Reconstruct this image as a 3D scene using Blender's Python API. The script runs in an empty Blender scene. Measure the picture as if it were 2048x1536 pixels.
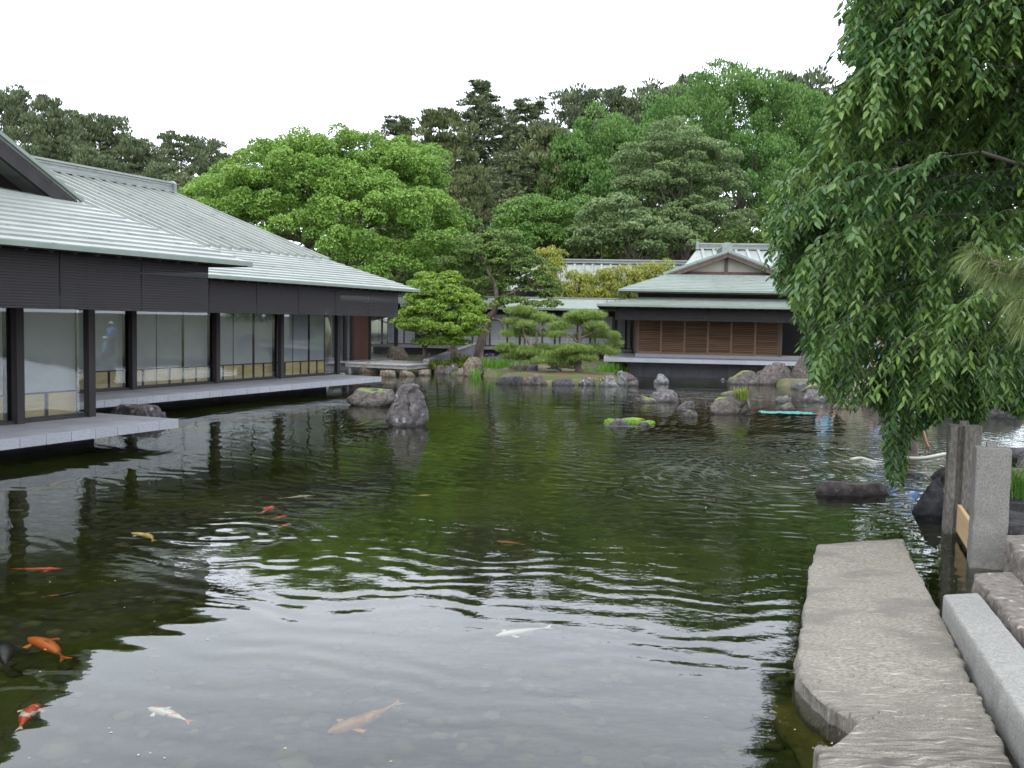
import bpy, math, random
import numpy as np
from mathutils import Vector, Matrix

sc = bpy.context.scene
col = sc.collection
rad = math.radians
rng = np.random.default_rng(7)
random.seed(7)

# ------------------------------------------------------------------ camera
FPX = 1950.0; CAMH = 2.3
PITCH = rad(3.7445); ROLL = math.atan(0.019)
fw = np.array([0, math.cos(PITCH), -math.sin(PITCH)])
r0 = np.array([1.0, 0, 0]); u0 = np.cross(r0, fw)
RT = math.cos(ROLL) * r0 + math.sin(ROLL) * u0
UP = -math.sin(ROLL) * r0 + math.cos(ROLL) * u0
CP = np.array([0, 0, CAMH])
cam_data = bpy.data.cameras.new('camera')
cam_data.sensor_width = 36; cam_data.lens = FPX / 2048 * 36
cam_data.clip_start = 0.1; cam_data.clip_end = 2000
cam = bpy.data.objects.new('camera', cam_data)
col.objects.link(cam)
cam.matrix_world = Matrix(((RT[0], UP[0], -fw[0], 0), (RT[1], UP[1], -fw[1], 0), (RT[2], UP[2], -fw[2], CAMH), (0, 0, 0, 1)))
sc.camera = cam

# ------------------------------------------------------------------ light
SUN_EL, SUN_AZ = 58, 205
w = bpy.data.worlds.new('World'); sc.world = w; w.use_nodes = True
nt = w.node_tree; nt.nodes.clear()
wo = nt.nodes.new('ShaderNodeOutputWorld'); bg = nt.nodes.new('ShaderNodeBackground')
sky = nt.nodes.new('ShaderNodeTexSky'); sky.sky_type = 'NISHITA'; sky.sun_disc = False
sky.sun_elevation = rad(SUN_EL); sky.sun_rotation = rad(SUN_AZ)
tc = nt.nodes.new('ShaderNodeTexCoord'); mp = nt.nodes.new('ShaderNodeMapping'); mp.inputs['Scale'].default_value = (1.2, 1.2, 3.0)
nz = nt.nodes.new('ShaderNodeTexNoise'); nz.inputs['Scale'].default_value = 1.6; nz.inputs['Detail'].default_value = 5
cr = nt.nodes.new('ShaderNodeValToRGB')
cr.color_ramp.elements[0].position = .3; cr.color_ramp.elements[0].color = (.80, .86, 1.02, 1)
cr.color_ramp.elements[1].position = .7; cr.color_ramp.elements[1].color = (.98, 1.02, 1.15, 1)
cm = nt.nodes.new('ShaderNodeVectorMath'); cm.operation = 'SCALE'; cm.inputs['Scale'].default_value = 26.0
mx = nt.nodes.new('ShaderNodeMix'); mx.data_type = 'RGBA'; mx.inputs[0].default_value = .93
nt.links.new(tc.outputs['Generated'], mp.inputs[0]); nt.links.new(mp.outputs[0], nz.inputs['Vector'])
nt.links.new(nz.outputs['Fac'], cr.inputs[0]); nt.links.new(cr.outputs[0], cm.inputs[0])
nt.links.new(sky.outputs[0], mx.inputs[6]); nt.links.new(cm.outputs[0], mx.inputs[7])
nt.links.new(mx.outputs[2], bg.inputs[0]); bg.inputs[1].default_value = .12
nt.links.new(bg.outputs[0], wo.inputs[0])
sd = bpy.data.lights.new('sun', 'SUN'); sd.energy = 1.5; sd.angle = rad(14); sd.color = (1, .97, .92)
so = bpy.data.objects.new('sun', sd); col.objects.link(so)
sdir = Vector((math.sin(rad(SUN_AZ)) * math.cos(rad(SUN_EL)), math.cos(rad(SUN_AZ)) * math.cos(rad(SUN_EL)), math.sin(rad(SUN_EL))))
so.rotation_euler = sdir.to_track_quat('Z', 'Y').to_euler()
sc.view_settings.view_transform = 'Standard'; sc.view_settings.look = 'None'
sc.view_settings.exposure = 0.0; sc.view_settings.gamma = 1.0; sc.view_settings.use_curve_mapping = False
sc.render.engine = 'CYCLES'
sc.cycles.use_denoising = True
sc.cycles.max_bounces = 10; sc.cycles.diffuse_bounces = 3; sc.cycles.glossy_bounces = 4
sc.cycles.transmission_bounces = 6; sc.cycles.transparent_max_bounces = 12

# ------------------------------------------------------------------ placing aids
def ray(x, y): return fw + RT * ((x - 1024) / FPX) - UP * ((y - 768) / FPX)
def atz(x, y, z=0.0):
    r = ray(x, y); return CP + r * ((z - CAMH) / r[2])
def aty(x, y, Y):
    r = ray(x, y); return CP + r * (Y / r[1])

# ------------------------------------------------------------------ numpy noise
def _h(i, j, k, s):
    n = (i * 374761393 + j * 668265263 + k * 2147483647 + s * 1274126177) & 0xffffffff
    n = ((n ^ (n >> 13)) * 1274126177) & 0xffffffff
    n = n ^ (n >> 16)
    return (n & 0xffff) / 65535.0
def vnoise(p, s=0):
    p = np.asarray(p, float); i = np.floor(p).astype(np.int64); f = p - i; f = f * f * (3 - 2 * f)
    o = 0
    for dx in (0, 1):
        for dy in (0, 1):
            for dz in (0, 1):
                wgt = (f[:, 0] if dx else 1 - f[:, 0]) * (f[:, 1] if dy else 1 - f[:, 1]) * (f[:, 2] if dz else 1 - f[:, 2])
                o = o + wgt * _h(i[:, 0] + dx, i[:, 1] + dy, i[:, 2] + dz, s)
    return o * 2 - 1
def fbm(p, o=4, s=0):
    a = 1.0; t = 0; p = np.asarray(p, float)
    for k in range(o):
        t = t + a * vnoise(p, s + k * 17); p = p * 2.03; a *= .5
    return t

# ------------------------------------------------------------------ materials
class NT:
    def __init__(s, name):
        s.m = bpy.data.materials.new(name); s.m.use_nodes = True; s.t = s.m.node_tree; s.t.nodes.clear()
        s.out = s.t.nodes.new('ShaderNodeOutputMaterial')
    def n(s, t, **kw):
        nd = s.t.nodes.new(t)
        for k, v in kw.items():
            if k.startswith('i_'): nd.inputs[k[2:].replace('_', ' ')].default_value = v
            else: setattr(nd, k, v)
        return nd
    def l(s, a, b): s.t.links.new(a, b)
def c4(c): return (c[0], c[1], c[2], 1)

def mat(name, c1, c2=None, scale=3.0, rough=.7, detail=5, bump=0.0, bscale=None, stretch=(1, 1, 1), c3=None, c3pos=.62, c3scale=None,
        var=0.0, spec=.5, metal=0.0, contrast=(.35, .65), tint=False, transl=0.0, moss=None, wet=False):
    N = NT(name); pb = N.n('ShaderNodeBsdfPrincipled')
    pb.inputs['Roughness'].default_value = rough; pb.inputs['Specular IOR Level'].default_value = spec; pb.inputs['Metallic'].default_value = metal
    tcn = N.n('ShaderNodeTexCoord'); mpn = N.n('ShaderNodeMapping'); mpn.inputs['Scale'].default_value = stretch
    oi = N.n('ShaderNodeObjectInfo')
    addv = N.n('ShaderNodeVectorMath', operation='ADD'); sc1 = N.n('ShaderNodeMath', operation='MULTIPLY'); sc1.inputs[1].default_value = 37.0
    N.l(oi.outputs['Random'], sc1.inputs[0]); N.l(tcn.outputs['Object'], addv.inputs[0]); N.l(sc1.outputs[0], addv.inputs[1]); N.l(addv.outputs[0], mpn.inputs[0])
    cur = None
    if tint:
        at = N.n('ShaderNodeAttribute', attribute_name='tint'); m1 = N.n('ShaderNodeMix', data_type='RGBA')
        N.l(at.outputs['Fac'], m1.inputs[0]); m1.inputs[6].default_value = c4(c1); m1.inputs[7].default_value = c4(c2); cur = m1.outputs[2]
    elif c2:
        n1 = N.n('ShaderNodeTexNoise'); n1.inputs['Scale'].default_value = scale; n1.inputs['Detail'].default_value = detail
        N.l(mpn.outputs[0], n1.inputs['Vector'])
        mr = N.n('ShaderNodeMapRange'); mr.inputs[1].default_value = contrast[0]; mr.inputs[2].default_value = contrast[1]; N.l(n1.outputs['Fac'], mr.inputs[0])
        m1 = N.n('ShaderNodeMix', data_type='RGBA'); N.l(mr.outputs[0], m1.inputs[0])
        m1.inputs[6].default_value = c4(c1); m1.inputs[7].default_value = c4(c2); cur = m1.outputs[2]
    if c3:
        n2 = N.n('ShaderNodeTexNoise'); n2.inputs['Scale'].default_value = c3scale or scale * .45; n2.inputs['Detail'].default_value = 8; n2.inputs['Roughness'].default_value = .65
        N.l(mpn.outputs[0], n2.inputs['Vector'])
        mr2 = N.n('ShaderNodeMapRange'); mr2.inputs[1].default_value = c3pos; mr2.inputs[2].default_value = c3pos + .06; N.l(n2.outputs['Fac'], mr2.inputs[0])
        m2 = N.n('ShaderNodeMix', data_type='RGBA'); N.l(mr2.outputs[0], m2.inputs[0])
        if cur: N.l(cur, m2.inputs[6])
        else: m2.inputs[6].default_value = c4(c1)
        m2.inputs[7].default_value = c4(c3); cur = m2.outputs[2]
    if moss:      # moss settles where the surface faces upward
        ge = N.n('ShaderNodeNewGeometry'); sx = N.n('ShaderNodeSeparateXYZ'); N.l(ge.outputs['Normal'], sx.inputs[0])
        n3 = N.n('ShaderNodeTexNoise'); n3.inputs['Scale'].default_value = 4.0; n3.inputs['Detail'].default_value = 6; N.l(mpn.outputs[0], n3.inputs['Vector'])
        ad = N.n('ShaderNodeMath', operation='ADD'); N.l(sx.outputs[2], ad.inputs[0]); N.l(n3.outputs['Fac'], ad.inputs[1])
        mr3 = N.n('ShaderNodeMapRange'); mr3.inputs[1].default_value = moss[1]; mr3.inputs[2].default_value = moss[1] + .12; N.l(ad.outputs[0], mr3.inputs[0])
        m3 = N.n('ShaderNodeMix', data_type='RGBA'); N.l(mr3.outputs[0], m3.inputs[0]); N.l(cur, m3.inputs[6]); m3.inputs[7].default_value = c4(moss[0]); cur = m3.outputs[2]
    if wet:       # damp, algae dark band at the waterline (world height)
        ge2 = N.n('ShaderNodeNewGeometry'); sx2 = N.n('ShaderNodeSeparateXYZ'); N.l(ge2.outputs['Position'], sx2.inputs[0])
        mr4 = N.n('ShaderNodeMapRange'); mr4.inputs[1].default_value = .015; mr4.inputs[2].default_value = .10; mr4.inputs[3].default_value = .38; mr4.inputs[4].default_value = 1.0
        N.l(sx2.outputs[2], mr4.inputs[0])
        hs2 = N.n('ShaderNodeHueSaturation'); N.l(mr4.outputs[0], hs2.inputs['Value']); N.l(cur, hs2.inputs['Color']); cur = hs2.outputs[0]
    if var:
        hs = N.n('ShaderNodeHueSaturation'); mr5 = N.n('ShaderNodeMapRange'); mr5.inputs[3].default_value = 1 - var; mr5.inputs[4].default_value = 1 + var
        N.l(oi.outputs['Random'], mr5.inputs[0]); N.l(mr5.outputs[0], hs.inputs['Value'])
        if cur: N.l(cur, hs.inputs['Color'])
        else: hs.inputs['Color'].default_value = c4(c1)
        cur = hs.outputs[0]
    if cur: N.l(cur, pb.inputs['Base Color'])
    else: pb.inputs['Base Color'].default_value = c4(c1)
    if bump:
        nb = N.n('ShaderNodeTexNoise'); nb.inputs['Scale'].default_value = bscale or scale * 4; nb.inputs['Detail'].default_value = 8; nb.inputs['Roughness'].default_value = .6
        N.l(mpn.outputs[0], nb.inputs['Vector']); bp = N.n('ShaderNodeBump'); bp.inputs['Strength'].default_value = 1; bp.inputs['Distance'].default_value = bump
        N.l(nb.outputs['Fac'], bp.inputs['Height']); N.l(bp.outputs[0], pb.inputs['Normal'])
    if transl:
        tr = N.n('ShaderNodeBsdfTranslucent'); ms = N.n('ShaderNodeMixShader'); ms.inputs[0].default_value = transl
        if cur: N.l(cur, tr.inputs[0])
        else: tr.inputs[0].default_value = c4(c1)
        N.l(pb.outputs[0], ms.inputs[1]); N.l(tr.outputs[0], ms.inputs[2]); N.l(ms.outputs[0], N.out.inputs[0])
    else: N.l(pb.outputs[0], N.out.inputs[0])
    return N.m

M = {}
M['roof'] = mat('copper_roof', (.208, .228, .198), (.265, .283, .248), scale=1.2, rough=.5, c3=(.16, .188, .166), c3pos=.58, c3scale=3, var=.09, bump=.002, bscale=30, stretch=(1, .5, 1))
M['roof_green'] = mat('verdigris_roof', (.165, .205, .168), (.225, .25, .218), scale=2.2, rough=.5, c3=(.14, .19, .148), c3pos=.57, c3scale=3, var=.05, stretch=(1, 3, 3), bump=.002, bscale=30)
M['roof_edge'] = mat('roof_edge', (.15, .195, .15), (.19, .23, .19), scale=3, rough=.5)
M['ridge'] = mat('ridge_metal', (.17, .19, .18), (.24, .26, .24), scale=4, rough=.5)
M['darkwood'] = mat('dark_wood', (.026, .023, .023), (.040, .034, .033), scale=8, rough=.65, spec=.25, stretch=(1, 1, .1), var=.1)
M['soffit'] = mat('soffit_wood', (.035, .028, .024), (.055, .042, .034), scale=5, rough=.7)
M['rustwood'] = mat('rust_wood', (.075, .03, .022), (.10, .042, .028), scale=6, rough=.6, stretch=(1, 1, .1))
M['paper'] = mat('shoji_paper', (.40, .41, .42), (.45, .46, .47), scale=1.5, rough=.9, transl=.15, var=.04)
M['board'] = mat('hip_board_wood', (.42, .30, .13), (.53, .40, .19), scale=2.4, rough=.6, stretch=(1, 1, 6), var=.07)
M['granite'] = mat('platform_granite', (.23, .238, .25), (.31, .318, .33), scale=40, rough=.75, var=.07, c3=(.24, .24, .25), c3pos=.62, c3scale=1.2, bump=.002, bscale=60)
M['granite_top'] = mat('platform_top', (.19, .19, .19), (.245, .245, .24), scale=1.6, rough=.8, c3=(.19, .19, .185), c3pos=.6, c3scale=3)
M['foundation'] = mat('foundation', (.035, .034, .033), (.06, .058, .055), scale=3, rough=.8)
M['wallpanel'] = mat('base_wall_panel', (.085, .085, .09), (.11, .11, .115), scale=2.2, rough=.7, var=.06)
M['shutter'] = mat('shutter_wood', (.135, .080, .045), (.20, .12, .068), scale=4, rough=.65, stretch=(.25, 1, 5), var=.22)
M['weathered'] = mat('weathered_plank', (.20, .19, .175), (.31, .30, .28), scale=4, rough=.85, stretch=(.4, 6, 6), var=.14, bump=.004, bscale=14)
M['plaster'] = mat('pale_plaster', (.34, .32, .25), (.40, .38, .30), scale=2, rough=.9)
M['greywall'] = mat('grey_plinth', (.17, .17, .175), (.23, .23, .235), scale=2, rough=.85)
M['brownwood'] = mat('brown_wood', (.06, .036, .024), (.095, .058, .038), scale=6, rough=.6, stretch=(1, 1, .15), var=.1)
M['interior'] = mat('interior_shade', (.012, .011, .010), rough=.9)  # near-black colour paints in the shade of unlit rooms and gaps
M['rock'] = mat('grey_rock', (0.041, 0.035, 0.033), (0.118, 0.109, 0.102), scale=9, rough=.85, bump=.06, bscale=11, c3=(0.266, 0.270, 0.259), c3pos=.60, c3scale=5, wet=True, contrast=(.35, .65))
M['rock_brown'] = mat('brown_rock', (0.044, 0.034, 0.030), (0.115, 0.094, 0.080), scale=9, rough=.85, bump=.06, bscale=11, c3=(0.178, 0.158, 0.133), c3pos=.62, c3scale=5, wet=True)
M['rock_tan'] = mat('tan_rock', (0.089, 0.068, 0.044), (0.192, 0.161, 0.115), scale=9, rough=.85, bump=.05, bscale=11, c3=(0.059, 0.049, 0.037), c3pos=.60, c3scale=5, wet=True)
M['rock_dark'] = mat('dark_rock', (0.022, 0.021, 0.021), (0.063, 0.060, 0.059), scale=9, rough=.8, bump=.05, bscale=11, c3=(0.126, 0.124, 0.118), c3pos=.66, c3scale=5, wet=True)
M['rock_white'] = mat('white_lichen_rock', (0.059, 0.057, 0.053), (0.185, 0.188, 0.178), scale=9, rough=.85, bump=.05, bscale=11, c3=(0.355, 0.360, 0.340), c3pos=.66, c3scale=5, wet=True, contrast=(.4, .6))
M['rock_moss'] = mat('mossy_rock', (0.044, 0.038, 0.031), (0.126, 0.109, 0.089), scale=9, rough=.9, bump=.06, bscale=11, c3=(0.222, 0.217, 0.178), c3pos=.64, c3scale=5, moss=((.12, .17, .025), 1.22), wet=True)
M['rock_flatmoss'] = mat('moss_topped_rock', (0.044, 0.038, 0.033), (0.118, 0.101, 0.085), scale=9, rough=.9, bump=.06, bscale=11, c3=(0.178, 0.165, 0.148), c3pos=.64, c3scale=5, moss=((.12, .17, .03), 1.42), wet=True)
M['moss'] = mat('moss', (.07, .13, .015), (.15, .22, .025), scale=5, rough=1, bump=.03, bscale=20)
M['redmoss'] = mat('red_moss', (.11, .06, .025), (.06, .09, .018), scale=2.5, rough=1, bump=.03, bscale=20)
M['bark'] = mat('bark', (.055, .042, .034), (.12, .095, .078), scale=6, rough=.95, stretch=(1, 1, .25), bump=.02, bscale=18)
M['darkbark'] = mat('twig_bark', (.025, .02, .016), (.05, .04, .033), scale=8, rough=.9)
M['bark_red'] = mat('reddish_bark', (.085, .06, .045), (.165, .125, .098), scale=5, rough=.95, stretch=(1, 1, .3), bump=.02, bscale=18)
M['bark_pale'] = mat('pale_bark', (.17, .13, .10), (.27, .22, .18), scale=6, rough=.9, stretch=(1, 1, .3), bump=.01, bscale=18)
def leafm(name, a, b, transl=.25, rough=.55, spec=.35): return mat(name, a, b, tint=True, transl=transl, rough=rough, spec=spec)
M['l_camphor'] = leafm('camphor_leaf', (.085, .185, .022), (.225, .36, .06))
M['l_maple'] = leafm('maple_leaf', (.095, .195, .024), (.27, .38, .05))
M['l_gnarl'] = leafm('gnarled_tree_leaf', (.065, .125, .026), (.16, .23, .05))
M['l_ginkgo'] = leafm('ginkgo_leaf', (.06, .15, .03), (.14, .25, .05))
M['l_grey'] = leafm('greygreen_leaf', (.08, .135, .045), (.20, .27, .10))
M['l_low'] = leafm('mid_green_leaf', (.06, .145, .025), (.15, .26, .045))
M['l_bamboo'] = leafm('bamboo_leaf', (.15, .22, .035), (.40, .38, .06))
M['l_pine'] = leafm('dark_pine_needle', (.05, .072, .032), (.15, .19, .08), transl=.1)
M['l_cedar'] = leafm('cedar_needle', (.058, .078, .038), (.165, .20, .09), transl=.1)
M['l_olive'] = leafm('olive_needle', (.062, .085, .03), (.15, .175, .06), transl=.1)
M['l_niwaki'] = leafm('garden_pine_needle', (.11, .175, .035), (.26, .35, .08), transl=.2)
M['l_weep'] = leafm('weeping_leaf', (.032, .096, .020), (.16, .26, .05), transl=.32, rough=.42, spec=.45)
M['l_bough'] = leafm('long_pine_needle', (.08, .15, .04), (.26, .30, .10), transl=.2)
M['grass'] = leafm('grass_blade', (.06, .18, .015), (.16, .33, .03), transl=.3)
M['hosta'] = leafm('variegated_leaf', (.10, .20, .03), (.55, .58, .30), transl=.2)
M['fern'] = leafm('fern_frond', (.09, .16, .02), (.24, .28, .04), transl=.3)
M['iris'] = mat('iris_flower', (.12, .08, .45), (.20, .14, .55), scale=20, rough=.7, transl=.3)
M['petal'] = mat('fallen_petal', (.50, .46, .34), rough=.9)
M['posts'] = mat('gate_granite', (.115, .11, .095), (.225, .215, .19), scale=85, rough=.9, bump=.004, bscale=120, contrast=(.3, .7))
M['posts_brown'] = mat('stained_gate_granite', (.095, .087, .07), (.19, .175, .145), scale=50, rough=.9, bump=.004, bscale=90, c3=(.24, .235, .22), c3pos=.60, c3scale=3, stretch=(1, 1, .3))
M['beam'] = mat('pale_granite', (.16, .157, .135), (.23, .226, .198), scale=60, rough=.85, bump=.004, bscale=70, c3=(.22, .215, .19), c3pos=.60, c3scale=4, contrast=(.38, .62))
M['newboard'] = mat('new_board', (.50, .33, .16), (.58, .40, .21), scale=3, rough=.6, stretch=(1, .3, 5))
M['purple_stone'] = mat('purple_stone', (.085, .074, .06), (.18, .158, .13), scale=14, rough=.9, bump=.02, bscale=22, c3=(.36, .32, .25), c3pos=.60, c3scale=7, contrast=(.35, .65))
M['hose'] = mat('cream_hose', (.42, .40, .30), rough=.6)
M['net'] = mat('turquoise_net', (.012, .10, .085), (.035, .19, .16), scale=14, rough=.7, c3=(.35, .45, .40), c3pos=.62, c3scale=12)
M['wire'] = mat('black_wire', (.01, .012, .01), rough=.5)
M['skin'] = mat('skin', (.42, .25, .17), rough=.6)
M['hair'] = mat('dark_hair', (.015, .012, .010), rough=.6)
M['shirt'] = mat('light_blue_shirt', (.22, .38, .72), (.28, .45, .80), scale=6, rough=.85, bump=.01, bscale=6)
M['waders'] = mat('brown_waders', (.13, .10, .085), (.19, .15, .13), scale=6, rough=.8, bump=.01, bscale=6)
M['white'] = mat('white_cloth', (.75, .75, .75), rough=.8)
M['cyancloth'] = mat('cyan_shirt', (.15, .38, .52), rough=.85)

def slab_material():
    N = NT('flagstone'); pb = N.n('ShaderNodeBsdfPrincipled'); pb.inputs['Roughness'].default_value = .85
    t = N.n('ShaderNodeTexCoord')
    def noise(scale, st, det=8, rot=0.0):
        m = N.n('ShaderNodeMapping'); m.inputs['Scale'].default_value = st; m.inputs['Rotation'].default_value = (0, 0, rot); N.l(t.outputs['Object'], m.inputs[0])
        n = N.n('ShaderNodeTexNoise'); n.inputs['Scale'].default_value = scale; n.inputs['Detail'].default_value = det; n.inputs['Roughness'].default_value = .62
        N.l(m.outputs[0], n.inputs['Vector']); return n.outputs['Fac']
    def ramp(f, a, b):
        r = N.n('ShaderNodeMapRange'); r.inputs[1].default_value = a; r.inputs[2].default_value = b; N.l(f, r.inputs[0]); return r.outputs[0]
    def mix(f, a, b):
        m = N.n('ShaderNodeMix', data_type='RGBA'); N.l(f, m.inputs[0])
        for i, v in ((6, a), (7, b)):
            if isinstance(v, tuple): m.inputs[i].default_value = c4(v)
            else: N.l(v, m.inputs[i])
        return m.outputs[2]
    grain = noise(34, (1, 3.0, 1), 9, .45); grain2 = noise(110, (1, 1.8, 1), 6, .45); big = noise(1.5, (1, 1.6, 1), 5); streak = noise(9, (.55, 5, 1), 10, .12)
    base = mix(ramp(grain, .36, .62), (.105, .092, .066), (.27, .25, .195))
    base = mix(ramp(big, .48, .60), base, mix(ramp(grain2, .4, .6), (.075, .067, .05), (.205, .188, .15)))
    sxp = N.n('ShaderNodeSeparateXYZ'); N.l(t.outputs['Object'], sxp.inputs[0])
    lowm = N.n('ShaderNodeMath', operation='MULTIPLY_ADD'); N.l(big, lowm.inputs[0]); lowm.inputs[1].default_value = 2.4; N.l(sxp.outputs[1], lowm.inputs[2])
    base = mix(ramp(lowm.outputs[0], 7.0, 6.2), base, mix(ramp(streak, .40, .60), (.07, .06, .045), mix(ramp(grain2, .4, .6), (.13, .115, .09), (.26, .24, .19))))
    base = mix(ramp(streak, .615, .66), base, (.36, .335, .265))
    N.l(base, pb.inputs['Base Color'])
    ad = N.n('ShaderNodeMath', operation='ADD'); N.l(grain, ad.inputs[0]); N.l(streak, ad.inputs[1])
    ad2 = N.n('ShaderNodeMath', operation='MULTIPLY_ADD'); N.l(grain2, ad2.inputs[0]); ad2.inputs[1].default_value = .9; N.l(ad.outputs[0], ad2.inputs[2])
    bp = N.n('ShaderNodeBump'); bp.inputs['Distance'].default_value = .008; N.l(ad2.outputs[0], bp.inputs['Height']); N.l(bp.outputs[0], pb.inputs['Normal'])
    N.l(pb.outputs[0], N.out.inputs[0]); return N.m
M['flag'] = slab_material()

def ground_material():
    N = NT('ground'); pb = N.n('ShaderNodeBsdfPrincipled'); pb.inputs['Roughness'].default_value = .95
    ge = N.n('ShaderNodeNewGeometry'); sx = N.n('ShaderNodeSeparateXYZ'); N.l(ge.outputs['Position'], sx.inputs[0])
    def noise(s, d=6):
        n = N.n('ShaderNodeTexNoise'); n.inputs['Scale'].default_value = s; n.inputs['Detail'].default_value = d; N.l(ge.outputs['Position'], n.inputs['Vector']); return n.outputs['Fac']
    def ramp(f, a, b):
        r = N.n('ShaderNodeMapRange'); r.inputs[1].default_value = a; r.inputs[2].default_value = b; N.l(f, r.inputs[0]); return r.outputs[0]
    def mix(f, a, b):
        m = N.n('ShaderNodeMix', data_type='RGBA'); N.l(f, m.inputs[0])
        for i, v in ((6, a), (7, b)):
            if isinstance(v, tuple): m.inputs[i].default_value = c4(v)
            else: N.l(v, m.inputs[i])
        return m.outputs[2]
    land = mix(ramp(noise(1.3), .4, .6), (.055, .075, .02), (.12, .10, .06))
    vo = N.n('ShaderNodeTexVoronoi'); vo.inputs['Scale'].default_value = 7; N.l(ge.outputs['Position'], vo.inputs['Vector'])
    hs = N.n('ShaderNodeSeparateColor'); N.l(vo.outputs['Color'], hs.inputs[0])
    bed = mix(hs.outputs[0], (.05, .055, .022), (.125, .12, .06))
    bed = mix(ramp(vo.outputs['Distance'], .25, .5), bed, (.04, .042, .02))
    bed = mix(ramp(noise(.55), .45, .62), bed, (.095, .105, .028))
    N.l(mix(ramp(sx.outputs[2], -.12, .02), bed, land), pb.inputs['Base Color'])
    nb = noise(9, 8); bp = N.n('ShaderNodeBump'); bp.inputs['Distance'].default_value = .05; N.l(nb, bp.inputs['Height']); N.l(bp.outputs[0], pb.inputs['Normal'])
    N.l(pb.outputs[0], N.out.inputs[0]); return N.m
M['ground'] = ground_material()

def water_material():
    N = NT('pond_water')
    ge = N.n('ShaderNodeNewGeometry')
    def mapped(st, rot=0.0, loc=(0, 0, 0)):
        m = N.n('ShaderNodeMapping'); m.inputs['Scale'].default_value = st; m.inputs['Rotation'].default_value = (0, 0, rot); m.inputs['Location'].default_value = loc
        N.l(ge.outputs['Position'], m.inputs[0]); return m.outputs[0]
    def noise(vec, scale, det, rough=.5, dist=0.0):
        n = N.n('ShaderNodeTexNoise'); n.inputs['Scale'].default_value = scale; n.inputs['Detail'].default_value = det; n.inputs['Roughness'].default_value = rough
        n.inputs['Distortion'].default_value = dist; N.l(vec, n.inputs['Vector']); return n.outputs['Fac']
    def math_(op, a, b):
        m = N.n('ShaderNodeMath', operation=op)
        for i, v in ((0, a), (1, b)):
            if isinstance(v, (int, float)): m.inputs[i].default_value = v
            else: N.l(v, m.inputs[i])
        return m.outputs[0]
    def rings(cx, cy, wl, amp, fall):
        v = N.n('ShaderNodeVectorMath', operation='SUBTRACT'); N.l(ge.outputs['Position'], v.inputs[0]); v.inputs[1].default_value = (cx, cy, 0)
        ln = N.n('ShaderNodeVectorMath', operation='LENGTH'); N.l(v.outputs[0], ln.inputs[0]); d = ln.outputs['Value']
        wob = math_('MULTIPLY', noise(mapped((1, 1, 1)), .9, 1), wl * 3.0)
        s = math_('SINE', math_('MULTIPLY', math_('ADD', d, wob), 2 * math.pi / wl), 0)
        return math_('MULTIPLY', math_('MULTIPLY', s, amp), math_('DIVIDE', 1.0, math_('ADD', 1.0, math_('POWER', math_('DIVIDE', d, fall), 2.0))))
    # long gentle swell, its crests lying roughly across the pond
    swell = math_('MULTIPLY', noise(mapped((.30, 1.0, 1), .05), 1.7, 1.5, .35, .3), .0048)
    small = math_('MULTIPLY', noise(mapped((.55, 1.0, 1), -.1), 6.5, 2, .4, .3), .0007)
    # breezy patches
    patch = N.n('ShaderNodeMapRange'); patch.inputs[1].default_value = .42; patch.inputs[2].default_value = .62
    N.l(noise(mapped((.6, 1, 1)), .16, 2), patch.inputs[0])
    fine = math_('MULTIPLY', math_('MULTIPLY', noise(mapped((.7, 1, 1), .2), 14, 2, .5), .0019), math_('ADD', patch.outputs[0], .06))
    h = math_('ADD', math_('ADD', swell, small), fine)
    h = math_('ADD', h, rings(6.97, 17.4, .30, .0055, 2.2))
    h = math_('ADD', h, rings(4.6, 15.6, .21, .0028, 1.5))
    h = math_('ADD', h, rings(-2.9, 10.2, .33, .0016, 1.0))
    h = math_('ADD', h, rings(2.2, 21.0, .36, .0013, 14.0))
    bp = N.n('ShaderNodeBump'); bp.inputs['Strength'].default_value = 1; bp.inputs['Distance'].default_value = 1.0; N.l(h, bp.inputs['Height'])
    gl = N.n('ShaderNodeBsdfGlass'); gl.inputs['IOR'].default_value = 1.38; gl.inputs['Roughness'].default_value = 0.0; gl.inputs['Color'].default_value = (.97, .98, .96, 1)
    N.l(bp.outputs[0], gl.inputs['Normal']); N.l(gl.outputs[0], N.out.inputs['Surface'])
    va = N.n('ShaderNodeVolumeAbsorption'); va.inputs['Color'].default_value = (.54, .58, .32, 1); va.inputs['Density'].default_value = 2.2
    N.l(va.outputs[0], N.out.inputs['Volume'])
    return N.m
M['water'] = water_material()

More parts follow.
